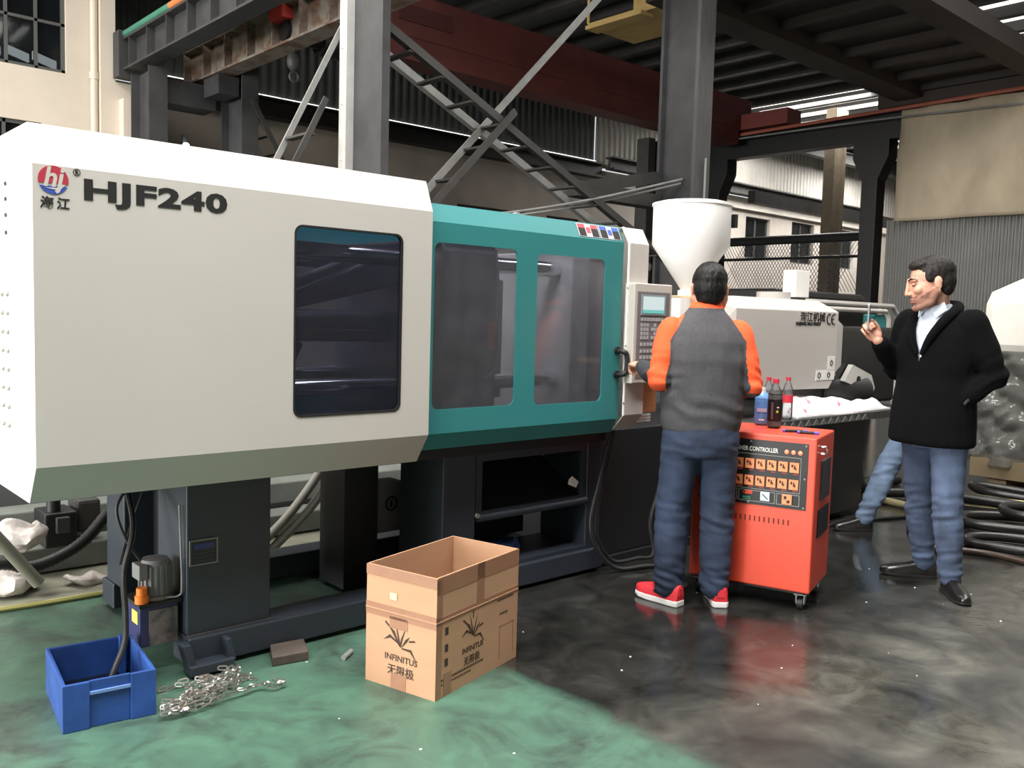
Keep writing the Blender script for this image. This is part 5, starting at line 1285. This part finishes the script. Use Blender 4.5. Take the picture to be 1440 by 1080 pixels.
for f in sw.f:
    p = sum((V[i] for i in f), Vector((0, 0, 0))) / len(f)
    best = 'sweater'
    for s, e, w_ in ((shL, elL, wrL), (shR, elR, wrR)):
        d1, t1 = seg_d(p, s, e); d2, t2 = seg_d(p, e, w_)
        side = -1 if s.x < 0 else 1
        seam = min(.092 + max(0, 1.495 - p.z) * .62, .192)
        if p.x * side > seam and min(d1, d2) < .115:
            best = 'orange_sleeve%d' % side
            if d2 < d1 and t2 > .10: best = 'forearm_sleeve%d' % side
            # grey inner panel of the sleeve
            if p.z < 1.085: best = 'sweater'
            if best == 'orange_sleeve%d' % side and p.z < 1.30 and (p - (s + (e - s) * t1)).dot(Vector((-side, -.35, 0)).normalized()) > .035: best = 'forearm_sleeve%d' % side
    if p.z > 1.50 and best == 'sweater': best = 'collar_band'
    if p.z < .945 and abs(p.x) < .26 and best == 'sweater': best = 'hem_band'
    G_, D = parts[best], idx[best]; nf_ = []
    for i in f:
        if i not in D: D[i] = len(G_.v); G_.v.append(sw.v[i])
        nf_.append(D[i])
    G_.f.append(tuple(nf_)); G_.s.append(True)
swo = None
for k, mm, lab in (('sweater', m_grey, 'grey knit sweater back'), ('orange_sleeve-1', m_orng, 'bright orange upper sleeve'), ('orange_sleeve1', m_orng, 'bright orange upper sleeve'), ('forearm_sleeve-1', m_dgrey, 'dark grey lower sleeve'), ('forearm_sleeve1', m_dgrey, 'dark grey lower sleeve'), ('collar_band', m_orng, 'orange collar'), ('hem_band', m_grey, 'ribbed grey hem')):
    if not parts[k].f: continue
    o = mk(k.rstrip('-1'), parts[k], mm, swo or P1, label=lab, sharp=180)
    if k == 'sweater': swo = o
g = G(); legs(g, J, r=(.108, .088, .074), hipw=(.182, .132), z=.86)
jn = blob(g, .009, 6)
def jf(p):
    d = .004 * noise.noise(Vector((p.x * 9, p.y * 9, p.z * 22)))
    for z0, w_, a in ((.14, .16, .016), (.44, .14, .014), (.80, .10, .008)):
        d += a * noise.noise(Vector((p.x * 11 + z0 * 9, p.y * 11, p.z * 34 + p.x * 8))) * max(0, 1 - abs(p.z - z0) / w_)
    return d
wrinkle(jn, jf)
jo = mk('jeans', jn, denim('dark_blue_denim', (40, 52, 74), 0), P1, label='dark blue faded jeans', sharp=180)
for s in (): mk('back_pocket', G().prism([(s * .035, .79), (s * .125, .80), (s * .125, .70), (s * .08, .675), (s * .035, .69)], 'y', -.147, -.136), MATS['dark_blue_denim'], jo, bevel=.004)
m_rshoe = mat('red_mesh_shoe', (214, 52, 62), .6, var=.1, scale=60); m_wsole = mat('white_sole', (232, 230, 228), .5)
h1 = L(3.588, 2.675, 0); h2 = L(3.735, 2.535, 0)
shoe(P1, h1, R_(40 + 2), .27, m_rshoe, m_wsole); shoe(P1, h2, R_(-4), .27, m_rshoe, m_wsole)

# ---------------------------------------------------------------- man with the phone
def coat_man(label, LOC, RZ, J, arms, hc, HM, coat_secs, coat_m, jean_m, hair_m, shoes, vox, detail, ofs=Vector((0, 0, 0))):
    P = person(label, LOC, RZ)
    g = G(); head(g, hc, HM)
    chain(g, [ofs + Vector((0, -.01, 1.47)), ofs + Vector((0, .015, 1.54)), hc + HM.to_3x3() @ Vector((0, -.02, -.06))], [.072, .062, .058])
    loft(g, [((0, 0, .88), .13, .09), ((0, 0, 1.15), .135, .09), ((ofs.x, ofs.y, 1.42), .165, .09), ((ofs.x, ofs.y, 1.50), .09, .07)])
    for (s, e, w_, hd) in arms:
        chain(g, [s, e, e * .4 + w_ * .6, w_], [.05, .042, .038, .028])
        hand(g, w_, *hd)
    for s in 'LR': chain(g, [J['hip' + s], J['knee' + s], J['ank' + s]], [.08, .05, .04])
    b = blob(g, vox, 2 if detail else 4)
    bo = mk('body', b, [m_skin2, m_beard, m_lip], P, sharp=180)
    if detail:
        Hi = HM.to_3x3().inverted()
        for pl in bo.data.polygons:
            q = Hi @ (pl.center - hc) / HS
            q.z += .004 * noise.noise(q * 220)
            if q.y < -.004 or q.z < -.128 or q.z > .02: continue
            if abs(q.x) < .020 and q.y > .078 and -.080 < q.z < -.0555: pl.material_index = 2
            elif abs(q.x) < .03 and q.y > .076 and -.0555 <= q.z < -.046: pl.material_index = 1
            elif q.z < -.022 - .48 * q.y and q.z > -.126: pl.material_index = 1
            elif q.z < -.080: pl.material_index = 1
        for s in (-1, 1):
            e = hc + HM.to_3x3() @ Vector((s * .034, .0835, .004)) * HS
            eo = mk('eye', G().ball(e, (.0105, .0082, .0035), 12, HM), mat('eye_white', (150, 138, 132), .5), bo)
            mk('pupil', G().ball(e + HM.to_3x3() @ Vector((0, .006, -.001)), (.005, .004, .005), 10, HM), m_ink, eo)
            mk('eyelid', G().ball(e + HM.to_3x3() @ Vector((0, .0, .0042)), (.0150, .0112, .0058), 12, HM), m_skin2, bo)
            pts = [hc + HM.to_3x3() @ Vector(q) * HS for q in ((s * .012, .097, .027), (s * .030, .092, .034), (s * .052, .076, .029))]
            mk('eyebrow', G().tube(pts, [.0045, .005, .003], 8), m_hair2, bo)
    g = G()
    hp = (((0, -.020, .042), (.0775, .094, .081)), ((0, -.046, .005), (.072, .062, .072)), ((0, -.050, -.035), (.062, .042, .040)), ((0, .034, .088), (.058, .050, .026)))
    for p, r in hp: g.ball(hc + HM.to_3x3() @ Vector(p) * HS, [a * HS for a in r], 20, HM)
    for s in (-1, 1): g.ball(hc + HM.to_3x3() @ Vector((s * .068, .016, .030)) * HS, (.012, .026, .036), 12, HM)
    mk('hair', wrinkle(blob(g, .006, 4), nf((55, 55, 40), .003)), hair_m, P, label='short dark hair')
    g = G(); loft(g, coat_secs)
    for (s, e, w_, hd) in arms:
        cuff = e * .14 + w_ * .86
        chain(g, [s, s * .5 + e * .5, e, e * .5 + w_ * .5, cuff], [.086, .080, .068, .060, .050])
    ct = blob(g, .009, 7)
    def cf(p):
        d = .005 * noise.noise(Vector((p.x * 6, p.y * 6 + p.z * 5, p.z * 7)))
        for (s, e, w_, hd) in arms:
            q = (p - e).length
            if q < .16: d += .007 * math.sin((p - e).dot(Vector((.2, .8, 1))) * 80 + 4 * noise.noise(p * 8)) * (1 - q / .16)
        return d
    wrinkle(ct, cf)
    # front opening of the coat: faces of the V are cut away so the shirt shows
    V = [Vector(v) for v in ct.v]; keep = []
    for f in ct.f:
        p = sum((V[i] for i in f), Vector((0, 0, 0))) / len(f)
        if p.y > ofs.y + .02 and p.z > 1.26 and abs(p.x - ofs.x) < (p.z - 1.26) * .32 + .004 and (p - Vector((ofs.x, p.y, p.z))).length < .12: continue
        if p.z > 1.535: continue
        keep.append(f)
    ct.f = keep; ct.s = [True] * len(keep)
    co = mk('coat', ct, coat_m, P, label='black wool coat', sharp=180)
    so = co.modifiers.new('cloth', 'SOLIDIFY'); so.thickness = .006; so.offset = -1
    # shirt under it with collar points
    g = G(); k = .022
    loft(g, [((c[0], c[1], c[2]), rx - k, ry - k) for c, rx, ry in coat_secs if c[2] > 1.1])
    n0 = ofs + Vector((0, .010, 1.535))
    loft(g, [((n0.x, n0.y - .01, 1.49), .088, .078), ((n0.x, n0.y, 1.53), .078, .074), ((n0.x, n0.y + .006, 1.565), .070, .070)])
    sh = mk('shirt', blob(g, .008, 4), mat('pale_blue_shirt', (206, 216, 230), .8, var=.04, scale=8), P, label='pale blue shirt', sharp=180)
    for s in (-1, 1):
        mk('shirt_collar', G().add([n0 + Vector(q) for q in ((s * .012, .078, .008), (s * .068, .048, .036), (s * .082, .040, -.004), (s * .052, .088, -.048), (s * .012, .086, .008), (s * .070, .054, .038), (s * .086, .046, -.004), (s * .054, .096, -.050))], [(0, 1, 2, 3), (4, 5, 6, 7), (0, 1, 5, 4), (1, 2, 6, 5), (2, 3, 7, 6), (3, 0, 4, 7)]), MATS['pale_blue_shirt'], sh, bevel=.003)
    # coat collar folded round the neck and down the lapels
    o_ = ofs
    pts = bez([o_ + Vector(q) for q in ((-.012, .150, 1.285), (-.058, .142, 1.385), (-.098, .090, 1.475), (-.100, .01, 1.522), (-.06, -.068, 1.548), (0, -.088, 1.553), (.06, -.068, 1.548), (.100, .01, 1.522), (.098, .090, 1.475), (.058, .142, 1.385), (.012, .150, 1.285))], 5)
    n_ = len(pts); rs = [.012 + .022 * math.sin(math.pi * i / (n_ - 1)) ** .6 for i in range(n_)]
    mk('coat_collar', blob(G().tube(pts, rs, 12), .007, 4), coat_m, P, sharp=180)
    g = G(); legs(g, J, r=(.102, .078, .058), hipw=(.172, .125), z=.88)
    jn = blob(g, .009, 6); wrinkle(jn, jf)
    mk('jeans', jn, jean_m, P, label='faded blue jeans', sharp=180)
    for hl, a, L_, mm in shoes: shoe(P, hl, a, L_, mm, m_rubber, .046, False)
    return P, co
m_coat = mat('black_wool', (9, 9, 11), 1., spec=.12, var=.15, scale=40, bump=.2, bscale=200)
m_leather = mat('black_leather', (26, 24, 24), .25)
LOC = (4.97, 2.07, 0); RZ = R_(78); L = toL(LOC, RZ)
aL = L(4.955, 1.915, .09); aR = L(5.165, 2.15, .09)
J = dict(hipL=Vector((-.088, -.02, .90)), hipR=Vector((.088, -.02, .90)), ankL=aL, ankR=aR)
J['kneeL'] = (J['hipL'] + aL) / 2 + Vector((-.01, .035, .02)); J['kneeR'] = (J['hipR'] + aR) / 2 + Vector((0, .03, .02))
shL, shR = Vector((-.180, -.02, 1.455)), Vector((.180, -.01, 1.455))
elL, wrL = Vector((-.285, -.085, 1.19)), Vector((-.160, .055, 1.03))
elR, wrR = Vector((.245, .0, 1.20)), Vector((.205, .225, 1.355))
IL = Vector((.823, .568, 0)); TC = Vector((-.568, .823, 0))
hl = (Vector((.45, .25, -.8)), (1, -.5, 0), (0, 1, .3), [[30, 40, 20]] * 4, [(.4, .9, .2), (.2, .9, .2), (.1, .9, .3)])
hr = (IL * .62 + Vector((0, 0, .78)), TC, Vector((0, 0, 1)) - IL * .6, [[58, 84, 40], [60, 84, 40], [62, 84, 40], [64, 84, 40]], [(.35, .95, .45), (.05, .95, .6), (-.1, .9, .7)])
HMx = Matrix.Rotation(R_(-40), 4, 'Z') @ Matrix.Rotation(R_(-13), 4, 'X')
secs = [((0, 0, .80), .230, .175), ((0, .0, .82), .240, .182), ((0, 0, 1.0), .230, .172), ((0, -.004, 1.16), .213, .155), ((0, -.006, 1.32), .228, .155), ((0, -.008, 1.40), .222, .142), ((0, -.006, 1.455), .185, .122), ((0, -.002, 1.50), .135, .10), ((0, .0, 1.535), .10, .088), ((0, .002, 1.56), .082, .076)]
hsh = [(L(5.205, 2.095, 0), math.atan2(.58, .81) - RZ, .30, m_leather), (L(5.005, 1.955, 0), math.atan2(.74, -.66) - RZ, .29, m_leather)]
HS = 1.18
P2, coat2 = coat_man('person in a black wool coat and faded jeans looking down at a phone', LOC, RZ, J, [(shL, elL, wrL, hl), (shR, elR, wrR, hr)], Vector((0, .085, 1.674)), HMx, secs, m_coat, denim('faded_blue_denim', (74, 88, 114), 0), m_hair2, hsh, .0042, True)
mk('pocket_zip', G().bar((-.238, .02, 1.09), (-.228, .075, 1.04), .006, .012), m_steel, coat2)
wl = toL(LOC, RZ)
Mw = Matrix.Translation(Vector(LOC)) @ Matrix.Rotation(RZ, 4, 'Z')
pc = Mw @ (wrR + IL * .052 + TC * .030 + Vector((0, 0, .125)))
PH = thing('phone', 'slim silver phone held upright in the raised hand', 'phone', tuple(pc), R_(22.6))
Mp = Matrix.Rotation(R_(8), 4, 'X')
mk('phone_case', G().prism(rrect(-.036, .036, -.074, .074, .010), 'y', -.0045, .0045), mat('phone_silver', (158, 162, 168), .3, .6), PH, bevel=.001)
mk('phone_screen', G().prism(rrect(-.033, .033, -.068, .068, .006), 'y', -.0052, -.0045), m_ink, PH)

# ---------------------------------------------------------------- third person, mostly hidden behind the coat
HS = 1.10
LOC = (6.34, 2.66, 0); RZ = R_(60); L = toL(LOC, RZ)
aL = L(6.44, 2.64, .09); aR = L(5.985, 2.915, .09)
J = dict(hipL=Vector((-.088, 0, .84)), hipR=Vector((.088, 0, .84)), ankL=aL, ankR=aR)
J['kneeL'] = (J['hipL'] + aL) / 2 + Vector((0, .03, .01)); J['kneeR'] = (J['hipR'] + aR) / 2 + Vector((0, .03, .01))
arm3 = [(Vector((-.18, -.01, 1.38)), Vector((-.23, .0, 1.10)), Vector((-.20, .10, .88)), (Vector((0, .3, -1)), (1, 0, 0), (0, 1, .3), [[20, 25, 20]] * 4, [(.4, .9, .2), (.2, .9, .2), (.1, .9, .3)])),
        (Vector((.18, -.01, 1.38)), Vector((.23, .02, 1.11)), Vector((.02, .15, 1.05)), (Vector((-1, .1, -.1)), (0, -1, 0), (0, 1, .3), [[20, 25, 20]] * 4, [(.4, .9, .2), (.2, .9, .2), (.1, .9, .3)]))]
secs3 = [((c[0], c[1], c[2] - (.10 if c[2] > 1.2 else .0)), rx * .95, ry * .95) for c, rx, ry in [((0, 0, .82), .20, .15), ((0, 0, .84), .21, .155), ((0, 0, 1.0), .21, .155), ((0, 0, 1.15), .21, .15)] + secs[4:]]
coat_man('person in a dark jacket and light blue jeans standing behind the man with the phone', LOC, RZ, J, arm3, Vector((0, .05, 1.57)), Matrix.Rotation(R_(-6), 4, 'X'), secs3, mat('dark_jacket', (14, 14, 16), .9, spec=.2, var=.15, scale=30), denim('light_blue_denim', (96, 114, 138), 0), m_hair,
         [(L(6.48, 2.60, 0), math.atan2(.85, .4) - RZ, .27, m_leather), (L(6.03, 2.885, 0), math.atan2(.75, .6) - RZ, .27, m_leather)], .006, False, Vector((0, 0, -.10)))
